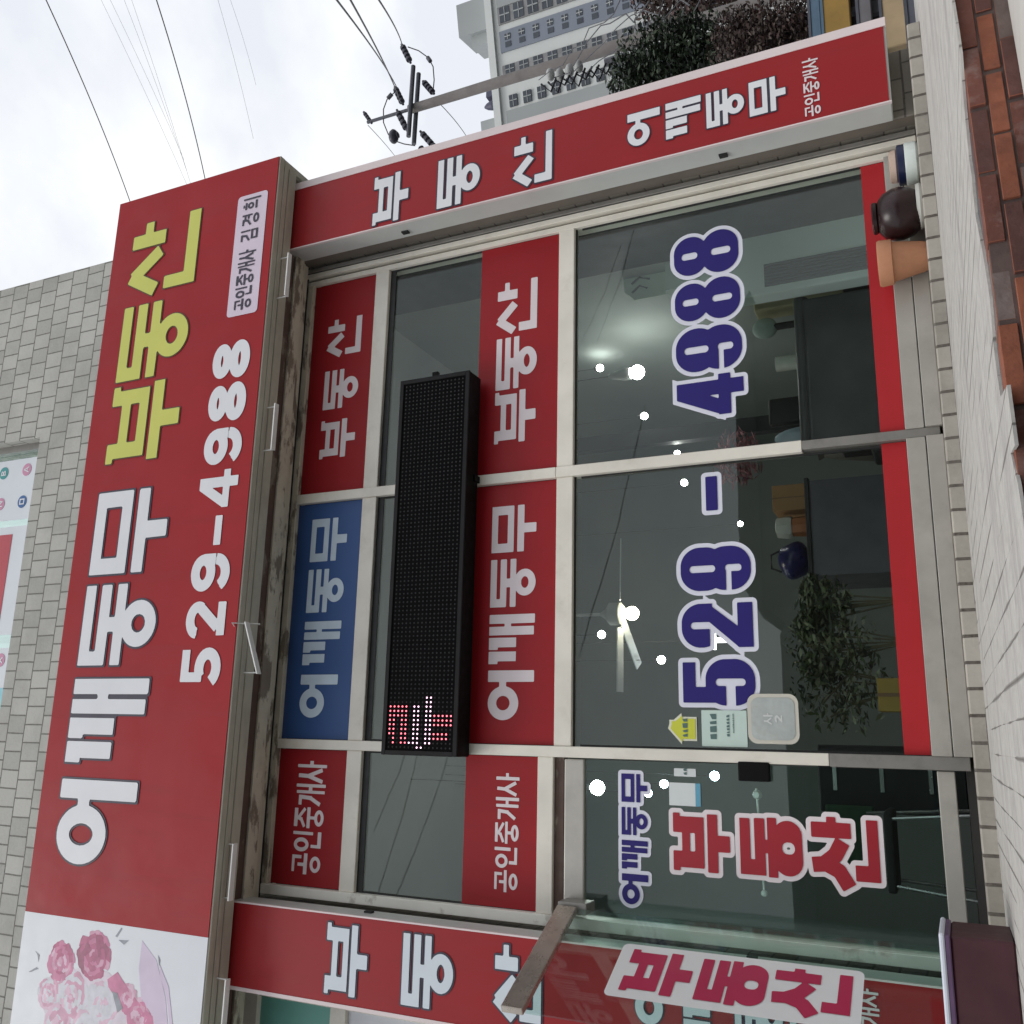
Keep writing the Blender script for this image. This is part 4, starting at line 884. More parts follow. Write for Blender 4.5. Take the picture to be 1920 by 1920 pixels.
for a in (3, 128, 181):
    d = Vector((math.cos(math.radians(a)), math.sin(math.radians(a)), 0)); nn = Vector((-d.y, d.x, 0)) * .036 + Vector((0, 0, .012))
    m = MB(); m.obox(c + d * .36 + Vector((0, 0, .1)), d * .25, nn, Vector((0, 0, .005))); m.build('blade', surf('fan_white', (.85, .9, .95), .4, .03), t)
# desk, sofa and the things on them
def desk(px0, px1, py0, py1, Y, name, label, cat, mat, depth=.7):
    a = at((px0 + px1) / 2, py1, Y); b_ = at((px0 + px1) / 2, py0, Y); z1 = at(px0, (py0 + py1) / 2, Y).z; z0 = ZT + .1
    t = thing(name, label, cat, ((a.x + b_.x) / 2, Y + depth / 2, z0)); return t, a.x, b_.x, z0, z1
M_desk = surf('desk_front', (.15, .145, .16), .55, .15, 5)
t, x0, x1, z0, z1 = desk(1512, 1660, 890, 1082, 6.6, 'desk', 'dark grey desk front behind the red strip left of the mullion', 'desk', M_desk)
m = MB(); m.box(x0 + .02, x1 - .02, 6.6, 6.63, z0, z1 - .03); m.build('front_panel', M_desk, t); m = MB(); m.box(x0, x1, 6.58, 7.3, z1 - .03, z1); m.build('desk_top', M_darkin, t, bevel=.004)
m = MB(); m.box(x0 + .02, x0 + .05, 6.63, 7.28, z0, z1 - .03); m.box(x1 - .05, x1 - .02, 6.63, 7.28, z0, z1 - .03); m.build('side_panel', M_desk, t)
def item(name, label, cat, px0, px1, py0, py1, Y, mat, shape, base=None):
    a = at((px0 + px1) / 2, py1, Y); b_ = at((px0 + px1) / 2, py0, Y); zt_ = at(px0, (py0 + py1) / 2, Y).z; zb_ = base if base is not None else at(px1, (py0 + py1) / 2, Y).z
    t = thing(name, label, cat, ((a.x + b_.x) / 2, Y, zb_)); return t, a.x, b_.x, zb_, zt_
dz = z1
t, x0, x1, zb, zt = item('cardboard_box', 'brown cardboard box on the dark desk', 'box', 1450, 1500, 912, 960, 6.75, None, None, dz)
m = MB(); m.box(x0, x1, 6.7, 6.95, zb, zt); m.build('carton', surf('cardboard', (.42, .235, .105), .8, .1, 6), t, bevel=.004); m = MB(); m.box((x0 + x1) / 2 - .004, (x0 + x1) / 2 + .004, 6.699, 6.955, zb + .003, zt + .002); m.build('tape', surf('tape', (.2, .11, .05), .5, .1), t)
t, x0, x1, zb, zt = item('lidded_jug', 'white lidded orange jug on the desk between the carton and the blue bag', 'jug', 1452, 1508, 964, 1008, 6.75, None, None, dz)
cc = Vector(((x0 + x1) / 2, 6.8, zb)); h_ = zt - zb; r_ = (x1 - x0) / 2
lather('body', surf('jug_orange', (.5, .19, .08), .4, .1), t, cc, [(r_ * .8, 0), (r_ * .9, h_ * .1), (r_ * .8, h_ * .5)], 8); lather('cap', surf('jug_white', (.62, .62, .56), .4, .05), t, cc, [(r_ * .9, h_ * .5), (r_, h_ * .6), (r_ * .85, h_ * .95), (r_ * .3, h_)], 8)
t, x0, x1, zb, zt = item('bag', 'shiny dark blue bag on the left end of the desk', 'bag', 1455, 1506, 1012, 1082, 6.75, None, None, dz)
m = MB(); m.ball(((x0 + x1) / 2, 6.85, (zb + zt) / 2), .5, 18, 12, ((x1 - x0), .3, (zt - zb))); m.v = [(v[0] + .01 * math.sin(40 * v[2]), v[1], max(v[2], zb)) for v in m.v]; m.build('bag', surf('bag_blue', (.012, .012, .11), .3, .3, 9, bmp=.5, bs=14), t, smooth=True)
m = MB(); m.tube([((x0 + x1) / 2 - .08, 6.85, zt - .02), ((x0 + x1) / 2 - .05, 6.85, zt + .05), ((x0 + x1) / 2 + .05, 6.85, zt + .05), ((x0 + x1) / 2 + .08, 6.85, zt - .02)], .008); m.build('handle', M_darkin, t, smooth=True)
# sofa on the right
t, x0, x1, z0, z1 = desk(1492, 1660, 545, 832, 6.1, 'sofa', 'dark leather sofa with a rolled top seen through the right window', 'sofa', M_desk)
M_lea = surf('sofa_leather', (.075, .078, .078), .35, .2, 4, bmp=.2, bs=20)
m = MB(); m.box(x0, x1, 6.12, 6.33, z0, z1 - .06); m.build('back', M_lea, t, bevel=.03, seg=3, smooth=True)
m = MB(); m.tube([(x0 - .02, 6.18, z1 - .045), (x1 + .02, 6.18, z1 - .045)], .05, 14); m.build('top_roll', M_lea, t, smooth=True)
m = MB(); m.box(x0, x1, 6.33, 6.72, z0, z0 + .4); m.build('seat', M_lea, t, bevel=.03, seg=3)
dz = z1
for (nm, lb, ct, a, b_, c_, d_, col) in (('paper_bag', 'olive paper bag standing behind the sofa back', 'bag', 1412, 1480, 535, 578, (.42, .40, .25)), ('fan_heater', 'grey green round heater standing behind the sofa back', 'heater', 1408, 1474, 585, 625, (.45, .55, .50)), ('paper_roll', 'white paper roll standing behind the sofa', 'roll', 1455, 1486, 668, 695, (.85, .88, .8)), ('plastic_bag', 'pale blue plastic bag behind the sofa back close to the mullion', 'bag', 1452, 1486, 806, 842, (.35, .45, .52)), ('office_chair', 'black office chair behind the sofa next to the mullion', 'chair', 1440, 1488, 745, 795, (.012, .012, .013))):
    Y_ = 6.95; a0 = at((a + b_) / 2, d_, Y_); b0 = at((a + b_) / 2, c_, Y_); zt_ = at(a, (c_ + d_) / 2, Y_).z; cx = (a0.x + b0.x) / 2; r_ = (b0.x - a0.x) / 2; zf = ZT + .1
    t = thing(nm, lb, ct, (cx, Y_, zf)); mt = surf(nm + '_mat', col, .5, .15, 8)
    if nm == 'paper_bag':
        m = MB(); m.box(cx - r_, cx + r_, Y_, Y_ + .2, zf + .55, zt_); m.build('bag', mt, t, bevel=.01)
        m = MB(); m.box(cx - r_ - .05, cx + r_ + .05, Y_ - .02, Y_ + .4, zf, zf + .55); m.build('stand', M_darkin, t)
    elif nm == 'fan_heater':
        m = MB(); m.ball((cx, Y_ + .1, zt_ - r_), r_, 20, 12, (1, .5, 1.1)); m.build('drum', mt, t, smooth=True); m = MB(); m.tube([(cx, Y_ + .1, zf), (cx, Y_ + .1, zt_ - 1.8 * r_)], .03); m.lathe((cx, Y_ + .1, zf), [(.18, 0), (.16, .03), (.03, .06)]); m.build('stand', M_darkin, t)
    elif nm == 'plastic_bag':
        m = MB(); m.ball((cx, Y_, zf + .62 + (zt_ - zf - .62) / 2), .5, 16, 10, (2 * r_, .3, zt_ - zf - .62)); m.build('bag', mt, t, smooth=True); m = MB(); m.box(cx - .15, cx + .15, Y_ - .15, Y_ + .15, zf, zf + .63); m.build('stand', M_darkin, t)
    elif nm == 'paper_roll':
        lather('roll', mt, t, (cx, Y_, zf + .7), [(r_, 0), (r_, zt_ - zf - .7), (.02, zt_ - zf - .7)]); m = MB(); m.box(cx - .2, cx + .2, Y_ - .15, Y_ + .15, zf, zf + .7); m.build('stand', M_darkin, t)
    else:
        m = MB(); m.box(cx - r_, cx + r_, Y_, Y_ + .08, zf + .55, zt_); m.build('backrest', mt, t, bevel=.03, seg=3, smooth=True); m = MB(); m.box(cx - .24, cx + .24, Y_ - .45, Y_ - .02, zf + .42, zf + .5); m.build('seat', mt, t, bevel=.03, seg=2); m = MB(); m.tube([(cx, Y_ - .2, zf + .42), (cx, Y_ - .2, zf + .06)], .03)
        for k in range(5): m.tube([(cx, Y_ - .2, zf + .08), (cx + .27 * math.cos(k * 1.257), Y_ - .2 + .27 * math.sin(k * 1.257), zf + .03)], .02)
        m.build('base', mt, t)
c = at(1382, 858, 7.3); t = thing('dried_flowers', 'pink dried flower bunch behind the mullion below the dash', 'flowers', (c.x, 7.3, ZT + .1))
m = MB(); rgp = random.Random(8); leaf_cloud(m, c, (.25, .15, .22), 420, .045, rgp, 2, .5); m.build('blossom', [surf('pampas_a', (.55, .24, .27), .8, .2), surf('pampas_b', (.40, .17, .20), .8, .2)], t)
lather('vase', surf('vase', (.2, .18, .16), .5, .1), t, (c.x, 7.3, ZT + .1), [(.12, 0), (.16, .3), (.1, .7), (.07, .8), (.09, .84)])
c = at(1210, 505, 6.3); t = thing('paper_banner', 'pale green paper with brush marks hung inside behind the topmost corner of the right window', 'banner', (c.x, 6.3, c.z - .3))
qa, qb = at(1215, 558, 6.3), at(1215, 455, 6.3); zt_, zb_ = at(1162, 505, 6.3).z, at(1275, 505, 6.3).z
m = MB(); m.prism([(qa.x, zb_), (qb.x, zb_ + .03), (qb.x, zt_), (qa.x + .08, zt_ - .04), (qa.x, zt_ - .12)], 6.3, 6.306); m.build('sheet', surf('banner_pale', (.62, .76, .66), .7, .06, 3), t)
m = MB()
for k in range(5): m.tube([(qa.x + .06 + k * .075, 6.296, zt_ - .10 + .02 * math.sin(k * 3)), (qa.x + .11 + k * .07, 6.296, zt_ - .16), (qa.x + .08 + k * .072, 6.296, zt_ - .22 - .02 * (k % 2))], .008, 5)
tag(m.build('brush_marks', surf('ink', (.08, .10, .09), .7, .1), t), kind='stuff')
m = MB(); m.tube([(qb.x - .03, 6.303, zt_), (qb.x - .03, 6.303, ceil_z)], .003, 5); m.build('string', M_darkin, t)
c = at(1340, 1200, 7.4); t = thing('cross_reflection', 'small glowing white cross imitating a reflection, seen through the digit 2 of the phone number', 'lamp', c)  # added glowing cross in place of a reflection in the glass
m = MB(); m.box(c.x - .02, c.x + .02, 7.4, 7.43, c.z - .12, c.z + .07); m.box(c.x - .075, c.x - .0201, 7.4, 7.43, c.z - .005, c.z + .035); m.box(c.x + .0201, c.x + .075, 7.4, 7.43, c.z - .005, c.z + .035); m.build('cross', emit('cross_glow', (1, 1, 1), 4), t)
m = MB(); m.tube([c + Vector((0, .015, .07)), Vector((c.x, 7.415, ceil_z))], .0022, 5); m.build('cord', M_darkin, t)
# air conditioner against the pale cupboard
p0 = at(1440, 545, YW + .92); p1 = at(1625, 470, YW + .92)
a = at(1530, 535, YW + .9); b_ = at(1530, 492, YW + .9); z1_ = at(1438, 520, YW + .9).z
t = thing('air_conditioner', 'tall floor standing air conditioner with a dark grille by the right pillar', 'air conditioner', ((a.x + b_.x) / 2, YW + .95, ZT + .1))
m = MB(); m.box(a.x - .05, x1_ if False else b_.x + .30, YW + .80, YW + .94, ZT + .1, Z(.30)); m.build('case', M_pale, t, bevel=.015, seg=2)
m = MB()
for k in range(7): xx = a.x + (b_.x - a.x) * (k + .5) / 7; m.box(xx - .009, xx + .009, YW + .785, YW + .80, ZT + .2, z1_)
m.build('grille', surf('grille', (.07, .085, .08), .5, .1), t)
pc = at(1640, 1590, 6.4); zf = ZT + .1; t = thing('metal_chair', 'dark chair with thin chrome legs behind the closed door glass', 'chair', (pc.x, 6.4, zf)); M_chr = surf('chrome', (.7, .7, .7), .25, .05, metal=.8)
m = MB(); m.box(pc.x - .23, pc.x + .23, 6.2, 6.62, zf + .42, zf + .47); m.build('seat', M_darkin, t, bevel=.015, seg=2); m = MB(); m.box(pc.x - .23, pc.x + .23, 6.6, 6.65, zf + .55, zf + .85); m.build('backrest', surf('chair_green', (.03, .09, .045), .6, .2), t, bevel=.015, seg=2)
for q, (dx, dy) in enumerate(((-.21, 6.22), (.21, 6.22), (-.21, 6.6), (.21, 6.6))): m = MB(); m.tube([(pc.x + dx * .9, dy, zf + (.6 if q > 1 else .42)), (pc.x + dx * 1.1, dy + (.04 if q > 1 else -.04), zf)], .011, 8); m.build('leg', M_chr, t, smooth=True)
pc = at(1600, 1460, 6.9); t = thing('filing_cabinet', 'black filing cabinet behind the door glass near the door mullion', 'cabinet', (pc.x, 6.9, zf))
m = MB(); m.box(pc.x - .22, pc.x + .22, 6.9, 7.4, zf, at(1535, 1460, 6.9).z); m.build('cabinet', M_darkin, t, bevel=.008)
for k in range(3): m = MB(); m.box(pc.x - .08, pc.x + .08, 6.885, 6.8995, zf + .2 + k * .3, zf + .225 + k * .3); m.build('handle', M_chr, t)
# indoor plants
M_lf = [surf('leaf_a', (.075, .10, .04), .5, .3, 6), surf('leaf_b', (.20, .215, .13), .5, .3, 6), surf('leaf_c', (.025, .038, .022), .5, .3, 6)]
rg = random.Random(11)
for (px, py, Y, hx, hz, lb) in ((1545, 1130, 5.75, .16, .16, 'leafy potted plant next to the desk behind the red strip'), (1560, 1205, 5.7, .2, .26, 'bushy potted plant behind the middle of the left window'), (1575, 1290, 5.72, .24, .28, 'broad dark potted plant near the door mullion behind glass')):
    c = at(px, py, Y); zf = ZT + .1; t = thing('potted_plant', lb, 'plant', (c.x, c.y, zf), 'potted plants inside the window')
    m = MB(); leaf_cloud(m, c, (hx * 1.1, .17, hz * 1.05), 620, .030, rg, 3); leaf_cloud(m, c + Vector((hx * .5, 0, hz * .4)), (hx * .5, .12, hz * .4), 180, .042, rg, 3); m.build('foliage', M_lf, t)
    m = MB()
    for k in range(6): m.tube([(c.x, c.y, zf + .2), (c.x + rg.uniform(-.1, .1), c.y, c.z - hz * .2), (c.x + rg.uniform(-hx, hx), c.y + rg.uniform(-.1, .1), c.z + rg.uniform(-.5, .9) * hz)], .006, 6)
    m.build('stem', surf('stem', (.12, .11, .06), .7, .2), t)
    lather('pot', surf('pot_dark', (.06, .05, .045), .5, .2), t, (c.x, c.y, zf), [(.09, 0), (.13, .18), (.12, .2), (.05, .19)])
c = at(1662, 1303, 5.6); t = thing('yellow_carton', 'small ochre carton low behind the red strip near the door', 'box', (c.x, 5.6, ZT + .1)); m = MB(); m.box(c.x - .09, c.x + .09, 5.58, 5.75, ZT + .1, at(1646, 1303, 5.6).z); m.build('carton', surf('ochre_card', (.36, .24, .05), .7, .1), t, bevel=.004); m = MB(); m.box(c.x - .01, c.x + .01, 5.578, 5.752, ZT + .101, at(1646, 1303, 5.6).z + .002); m.build('tape', surf('tape', (.2, .11, .05), .5, .1), t)

# ================================================================== NEIGHBOUR SHOP at the far left
nb = thing('neighbour_window', 'edge of the next shop front with a teal film left of the left pillar sign', 'shop window', (X(-.55), YW, ZT))
nx1 = X(-.206) - .53; M_teal = surf('film_teal', (.16, .42, .36), .45, .08, 3)
m = MB(); m.box(nx1 - 1.6, nx1 - .05, YW - .002, YW + .004, Z(.70), Z(.803)); m.build('window_film', M_teal, nb)
m = MB(); m.box(nx1 - 1.6, nx1, YW - .03, YW + .05, Z(.675), Z(.697)); m.box(nx1 - .045, nx1, YW - .03, YW + .05, Z(.697), Z(.803)); m.box(nx1 - .045, nx1, YW - .03, YW + .05, ZT, Z(.675)); m.box(nx1 - 1.6, nx1, YW - .04, YW + .05, Z(.803), Z(.835)); m.build('frame', M_cream, nb, bevel=.003)
m = MB(); m.box(nx1 - 1.6, nx1 - .05, YW + .0, YW + .006, ZT, Z(.675)); m.build('window_film', surf('film_pale', (.66, .68, .72), .45, .05, 3), nb)
M_plum = surf('film_plum', (.33, .16, .36), .45, .2, 12); m = MB(); rp = random.Random(5)
for k in range(26):
    x_ = nx1 - .1 - rp.random() * .5; z_ = Z(.5 + .1 * rp.random()); r_ = rp.uniform(.01, .035); m.prism([(x_ + r_ * math.cos(a), z_ + r_ * math.sin(a)) for a in np.linspace(0, 5.3, 7)], YW - .003, YW - .0005)
m.build('print', M_plum, nb)

# ================================================================== UTILITY POLE AND LINES
YPOLE = 16.0; px_ = .8895 * YPOLE; ztop_ = at(768, 200, YPOLE).z
pole = thing('utility_pole', 'concrete utility pole with two crossarms rising behind the right pillar sign', 'utility pole', (px_, YPOLE, 0))
M_pole = surf('pole_concrete', (.24, .22, .21), .8, .12, 3, dirt=.4, dcol=(.14, .12, .12), dscale=2); M_steel = surf('pole_steel', (.09, .095, .115), .5, .2, 8); M_ins = surf('insulator', (.05, .05, .07), .4, .2)
MB().tube([(px_, YPOLE, 0), (px_, YPOLE, ztop_ * .5), (px_, YPOLE, ztop_)], .17, 16, .105).build('shaft', M_pole, pole, smooth=True)
p = at(690, 215, YPOLE); MB().tube([(px_, YPOLE, ztop_ - .1), Vector((px_, YPOLE, p.z))], .04, 8).build('top_rod', M_steel, pole)
def onp(px, py, dy=0): return at(px, py, YPOLE + dy)
def rod(p, q, r, name, mat=M_steel, n=8): return MB().tube([p, q], r, n).build(name, mat, pole, smooth=True)
rod(onp(775, 124, -.15), onp(766, 256, -.15), .055, 'crossarm'); rod(onp(785, 138, .15), onp(776, 270, .15), .055, 'crossarm')
def insul(a, b_, dy=0, r=.075):
    p, q = onp(*a, dy), onp(*b_, dy); m = MB(); d = (q - p); m.tube([p, q], .03, 8)
    for k in (.15, .35, .55, .75): m.tube([p + d * k, p + d * (k + .1)], r, 10)
    m.build('insulator', M_ins, pole, smooth=True)
for a, b_ in (((753, 83), (770, 118)), ((740, 163), (756, 196)), ((744, 206), (764, 246)), ((793, 152), (814, 176)), ((788, 246), (820, 282)), ((738, 256), (748, 252))): insul(a, b_)
insul((788, 276), (796, 288)); insul((682, 210), (697, 231), 0, .05)
def curve_tube(pts, r, name, mat, parent): return MB().tube(pts, r, 5).build(name, mat, parent, smooth=True)
M_wire = surf('wire_dark', (.03, .03, .035), .6, .1)
curve_tube([onp(765, 88), onp(785, 95), onp(803, 108), onp(812, 125), onp(814, 150), onp(812, 172)], .014, 'jumper', M_wire, pole)
curve_tube([onp(741, 172), onp(726, 186), onp(719, 205), onp(719, 230), onp(728, 252), onp(740, 264), onp(758, 270), onp(778, 273)], .014, 'jumper', M_wire, pole)
rod(onp(802, 108), onp(807, 115), .05, 'fuse'); rod(onp(727, 185), onp(735, 176), .05, 'fuse')
m = MB(); p = onp(738, 256); m.ball(p, .14, 12, 8, (1.3, 1, .8)); m.build('arrester', M_ins, pole, smooth=True)
def line(a, b_, Ya, Yb, r, lb, sag=.25, grp='overhead power lines'):
    p, q = at(*a, Ya), at(*b_, Yb); pts = []
    for k in range(17):
        s_ = k / 16; v = p.lerp(q, s_); v.z -= sag * 4 * s_ * (1 - s_); pts.append(v)
    o = MB().tube(pts, r, 5).build('power_line', M_wire, smooth=True); return tag(o, lb, 'power line', grp)
line((70, -35), (255, 410), 9, 15, .011, 'thick dark overhead line farthest left over the big sign', .1)
line((282, -35), (395, 390), 9, 15, .011, 'thick dark overhead line reaching the top right of the big sign', .1)
for i, (a, b_) in enumerate((((180, -20), (352, 350)), ((197, -20), (345, 300)), ((225, -20), (350, 320)), ((240, -20), (362, 360)), ((403, -20), (475, 260)), ((425, -20), (480, 160)))):
    line(a, b_, 34, 42, .008, 'hair thin distant overhead wire high above the big sign', .1, 'thin distant wires in the sky')
line((608, -30), (745, 166), 5.5, YPOLE, .011, 'thin overhead line meeting the upper insulator of the pole', .05)
line((640, -30), (752, 195), 5.5, YPOLE, .011, 'thin overhead line meeting the crossarm of the pole', .05)
line((690, -30), (755, 88), 5.5, YPOLE, .011, 'thin overhead line meeting the outermost insulator of the pole', .05)
line((825, 195), (880, 265), YPOLE, 22, .010, 'thin overhead line leaving the pole towards the right pillar sign', .05)
line((690, 235), (760, 320), YPOLE, 24, .008, 'hair thin wire from the pole top down behind the sign', .05)
# telecom boxes on the pole
for k, (px, py) in enumerate(((1032, 140), (1050, 140), (1068, 132), (1085, 125))):
    c = onp(px, py, -.3); m = MB(); m.ball(c, .15, 14, 8, (1, .8, .6)); m.build('cable_coil', surf('coil_pale', (.42, .43, .42), .6, .15, 6), pole, smooth=True)
for i in range(9):
    a = 1015 + i * 13; curve_tube([onp(a, 158 - i * 4, -.3), onp(a + 18, 172 - i * 4 + 6 * math.sin(i * 2), -.35), onp(a + 30, 140 - i * 3, -.3)], .025, 'cable', M_wire, pole)
rgc = random.Random(17)
for i in range(6):
    x0_, y0_ = 1010 + i * 30, 150 - i * 4.6; q = [onp(x0_, y0_, -.25)]
    for k in range(1, 9): q.append(at(x0_ + k * (20 + i * 1.5) + rgc.uniform(-6, 6), y0_ - k * (19 + rgc.uniform(-4, 4)) + 7 * math.sin(k * .9 + i), YPOLE - .3 - k * .7))
    curve_tube(q, .007 + .004 * rgc.random(), 'cable', M_wire, pole)
m = MB(); c0, c1_ = onp(1135, 118, -.2), onp(1175, 105, -.2); m.tube([c0, c1_], .09, 8); m.build('transformer_bracket', M_steel, pole)

# ================================================================== APARTMENT BLOCK far behind
Fh = Vector((.2338, .8775, 0)).normalized(); Rh = Vector((Fh.y, -Fh.x, 0)); DA = 150
c0 = Fh * DA
apt = thing('apartment_building', 'tall pale apartment block with grey window strips behind the utility pole', 'building', c0 + Rh * 77)
M_aw = surf('apt_white', (.60, .62, .60), .8, .05, .05, dirt=.2, dcol=(.4, .42, .42), dscale=.15); M_ag = surf('apt_grey', (.33, .35, .35), .8, .06, .05); M_ab = surf('apt_bluegrey', (.20, .225, .27), .6, .12, .06); M_as = surf('apt_spandrel', (.24, .24, .24), .8, .25, .4); M_aw2 = surf('apt_window', (.045, .055, .07), .25, .25, .3)
def abox(mm, u0, u1, d0, d1, z0, z1):
    c = c0 + Rh * ((u0 + u1) / 2) + Fh * ((d0 + d1) / 2); c.z = (z0 + z1) / 2; mm.obox(c, Rh * (u1 - u0) / 2, Fh * (d1 - d0) / 2, Vector((0, 0, (z1 - z0) / 2)))
ZR = CZ + 64.2
m = MB(); abox(m, 60, 94, 0, 14, 0, ZR); m.build('wall', M_aw, apt)
for u0, u1, mt in ((67.0, 70.1, M_ag), (80.3, 84.0, M_ab), (88.2, 94.05, M_ag), (76.1, 78.0, M_as), (85.2, 88.1, M_as)):  # grey-brown strips are the darker spandrels between the windows
    m = MB(); abox(m, u0, u1, -.25, .2, 0, ZR - .9); m.build('strip', mt, apt)
m = MB(); abox(m, 59.5, 94.5, -.7, 14.5, ZR, ZR + 1.3); m.build('roof', M_aw, apt)
rf = bpy.data.objects['roof']
m = MB(); abox(m, 86.6, 92.5, 2, 9, ZR + 1.3, ZR + 8.0); abox(m, 84.6, 86.6, 3, 8, ZR + 1.3, ZR + 6); m.build('stair_tower', M_ag, apt)
m = MB(); abox(m, 67.4, 70.6, 2, 8, ZR + 1.3, ZR + 5.2); m.build('stair_tower', M_ag, apt)
m = MB(); cc = c0 + Rh * 72.6 + Fh * 1.5; cc.z = ZR + 1.3; m.lathe(cc, [(.8, 0), (.9, 1), (.6, 2.0), (.2, 2.6)], 12); m.box(cc.x + 1.2, cc.x + 2.4, cc.y - 1, cc.y + 1, ZR + 1.3, ZR + 3.2); m.build('tank', surf('tank', (.06, .06, .10), .5, .1), apt)
wproto = {}
def awin(u0, u1, z, h, mat, fr=None, d=-.35):
    m = MB(); abox(m, u0, u1, d, .1, z, z + h); o = m.build('window', mat, apt)
    if fr: m = MB(); abox(m, u0 + (u1 - u0) * .46, u0 + (u1 - u0) * .54, d - .1, d, z, z + h); abox(m, u0, u1, d - .1, d, z + h * .45, z + h * .52); m.build('frame', fr, o)
for k in range(18):
    z = ZR - 3.2 - k * 2.68
    awin(70.6, 72.6, z, 1.5, M_aw2, M_ag); awin(76.3, 77.9, z, 1.7, M_aw2, M_ag); awin(85.4, 88.0, z, 1.9, M_aw2, M_ag)
    awin(81.0, 81.9, z + .2, 1.1, M_aw2, None); awin(82.3, 83.3, z + .2, 1.1, M_aw2, M_aw)

# ================================================================== TREES and bits beyond the right corner
def tree(name, label, cat, Y, pts, n, size, mats, trunk_px, seed):
    rg = random.Random(seed); cs = [at(px, py, Y) for px, py, _ in pts]; base = at(*trunk_px, Y); base.z = 0
    t = thing(name, label, cat, base)
    m = MB()
    for c, (px, py, r) in zip(cs, pts): leaf_cloud(m, c, (r, r * .9, r), n, size, rg, len(mats), 1.1)
    m.build('crown', mats, t)
    m = MB(); top = max(cs, key=lambda v: v.z); m.tube([base, base.lerp(top, .4) + Vector((.1, 0, 0)), top], .16, 8, .03)
    for c in cs: k = base.lerp(top, .35); m.tube([k, k.lerp(c, .6) + Vector((0, 0, .1)), c], .06, 6, .015)
    m.build('trunk', surf('bark', (.09, .065, .05), .9, .3, 6), t)
M_ev = [surf('ever_a', (.018, .032, .016), .6, .3, 2), surf('ever_b', (.045, .068, .034), .6, .3, 2), surf('ever_c', (.010, .016, .012), .6, .3, 2)]
M_ru = [surf('russet_a', (.075, .040, .036), .7, .3, 2), surf('russet_b', (.13, .10, .085), .7, .3, 2), surf('russet_c', (.035, .022, .022), .7, .3, 2)]
tree('evergreen_tree', 'dark evergreen tree above the right pillar sign next to the pole', 'tree', 12, [(1195, 145, .5), (1230, 125, .75), (1260, 100, .6), (1270, 150, .9), (1320, 130, .9), (1380, 140, .9), (1300, 90, .5)], 1900, .045, M_ev, (1600, 100), 21)
tree('russet_shrub', 'reddish brown leafless shrub between the evergreen and the blue post', 'shrub', 11, [(1400, 90, .55), (1430, 60, .5), (1470, 60, .5), (1450, 100, .6), (1500, 40, .4), (1380, 60, .35)], 1200, .036, M_ru, (1650, 60), 22)
tree('bare_tree', 'grey brown tree right of the utility pole in front of the apartment block', 'tree', 22, [(1225, 0, .7), (1270, -5, .8), (1300, 15, .6), (1330, 0, .7), (1380, -10, .8)], 420, .10, M_ru, (1650, 0), 23)
def panel(name, label, cat, px0, px1, py0, py1, Y, mat, extra=None, depth=.25):
    a = at((px0 + px1) / 2, py1, Y); b_ = at((px0 + px1) / 2, py0, Y); zt_ = at(px0, (py0 + py1) / 2, Y).z; zb_ = at(px1, (py0 + py1) / 2, Y).z
    t = thing(name, label, cat, ((a.x + b_.x) / 2, Y, 0)); m = MB(); m.box(a.x, b_.x, Y, Y + depth, zb_, zt_); m.build('panel', mat, t, bevel=.01)
    m = MB(); m.box((a.x + b_.x) / 2 - .04, (a.x + b_.x) / 2 + .04, Y + depth, Y + depth + .06, 0, zt_); m.build('post', M_steel, t)
    m = MB(); m.box(a.x - .02, b_.x + .02, Y - .01, Y + depth + .01, zt_, zt_ + .03); m.build('rim', extra or M_steel, t)
panel('street_board', 'ochre street board beyond the right corner of the shop', 'board', 1542, 1592, -120, 120, 9.5, surf('board_ochre', (.40, .235, .05), .6, .12, 4, dirt=.4, dcol=(.2, .13, .05)), surf('board_blue', (.10, .17, .24), .5, .1))
panel('fence_board', 'narrow blue grey board beside the ochre street board', 'board', 1518, 1537, -120, 130, 9.8, surf('board_blue', (.10, .17, .24), .5, .1))
panel('garden_wall', 'dark brown low wall with a grey cap under the ochre board', 'wall', 1594, 1650, -140, 130, 9.9, surf('wall_darkbrown', (.035, .028, .032), .8, .2, 3), surf('wall_cap', (.24, .24, .25), .8, .1))
panel('wall_block', 'grey block standing before the dark brown low wall', 'block', 1608, 1632, -120, 110, 9.3, surf('block_grey', (.20, .19, .20), .8, .12, 4))
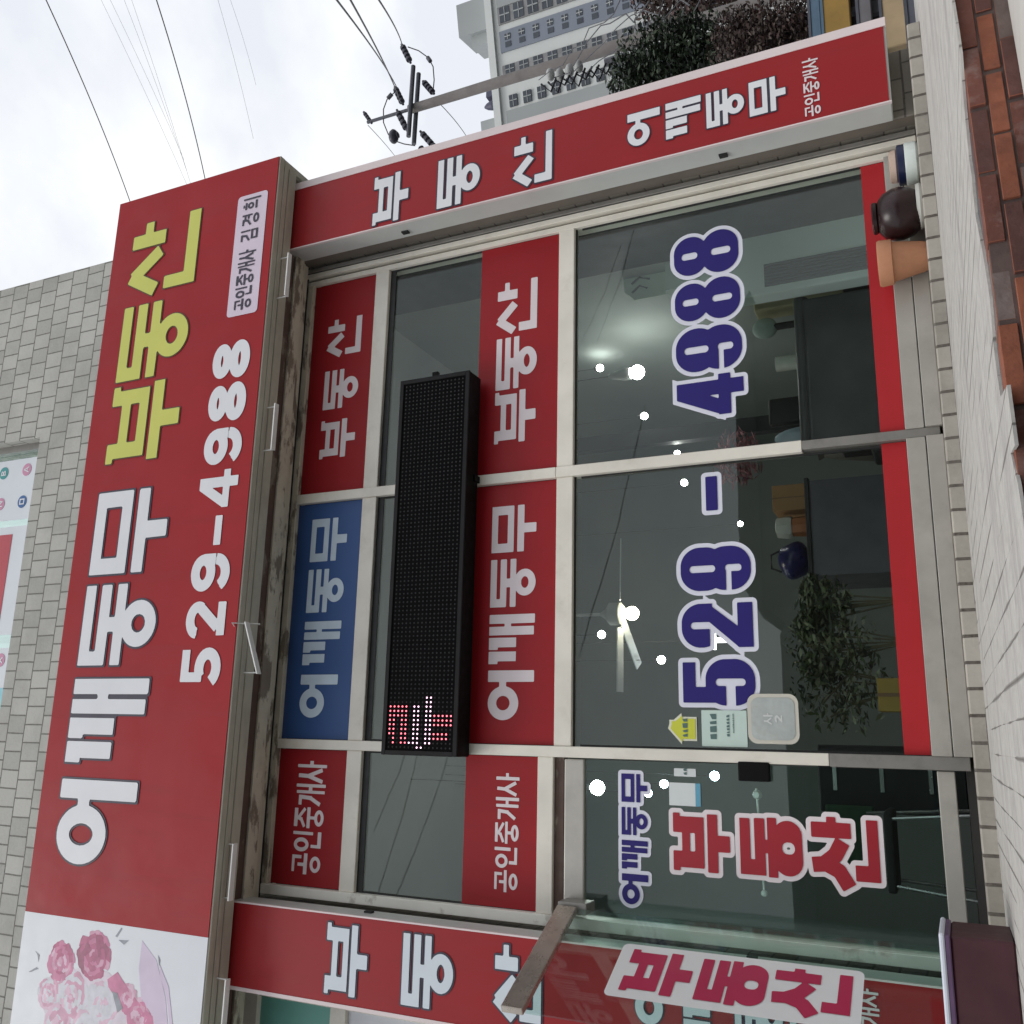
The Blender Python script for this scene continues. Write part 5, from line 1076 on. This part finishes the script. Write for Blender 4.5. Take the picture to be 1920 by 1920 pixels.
panel('tan_planter', 'tan wooden planter at the foot of the right corner', 'planter', 1650, 1697, -140, 88, 8.6, surf('tan_wood', (.55, .41, .24), .7, .12, 3, dirt=.4, dcol=(.36, .26, .15), dscale=5, stretch=(1, 1, .2)), depth=.5)
panel('kerb_block', 'blue grey kerb block below the tan planter', 'kerb', 1697, 1724, -140, 84, 8.4, surf('kerb_bluegrey', (.15, .155, .19), .85, .12, 4), depth=.8)

# ================================================================== ACROSS THE STREET (seen only as a reflection in the glass)
rg = random.Random(31)
for i, (x_, w_, h_) in enumerate(((-9, 8, 5.4), (-.9, 8, 4.7), (7.3, 8.2, 5.6))):
    t = thing('street_house', ['low dark house across the street at the left', 'low dark house straight across the street', 'low dark house across the street at the right'][i], 'house', (x_, -13, 0))
    m = MB(); m.box(x_ - w_ / 2, x_ + w_ / 2, -18, -13, 0, h_); m.build('wall', surf('house_dark', (.10, .085, .075), .8, .2, 1), t)
    m = MB(); m.prism([(x_ - w_ / 2 - .3, h_), (x_ + w_ / 2 + .3, h_), (x_ + w_ / 2 - .6, h_ + .5), (x_ - w_ / 2 + .6, h_ + .5)], -18.3, -12.7); m.build('roof', surf('roof_dark', (.06, .055, .06), .7, .2, 1), t)
    m = MB(); m.box(x_ - 1, x_ + .4, -13.02, -12.98, .9, 2.1); m.build('window', M_aw2, t)
def mline(a, b_, Ya, Yb, lb):      # wires behind the photographer, mirrored by the shop glass
    p, q = at(*a, Ya), at(*b_, Yb)
    for v in (p, q): v.y = 2 * YW - v.y
    o = MB().tube([p, p.lerp(q, .5) - Vector((0, 0, .1)), q], .014, 5).build('power_line', M_wire, smooth=True); tag(o, lb, 'power line', 'power lines behind the viewer mirrored in the glass')
for i, (a, b_) in enumerate((((700, 1700), (790, 1380)), ((735, 1700), (850, 1380)), ((700, 1560), (780, 1350)), ((1085, 1230), (1210, 760)), ((1090, 640), (1165, 460)), ((1120, 640), (1190, 430)))):
    mline(a, b_, 22, 24, 'dark power line behind the viewer mirrored in the shop glass')
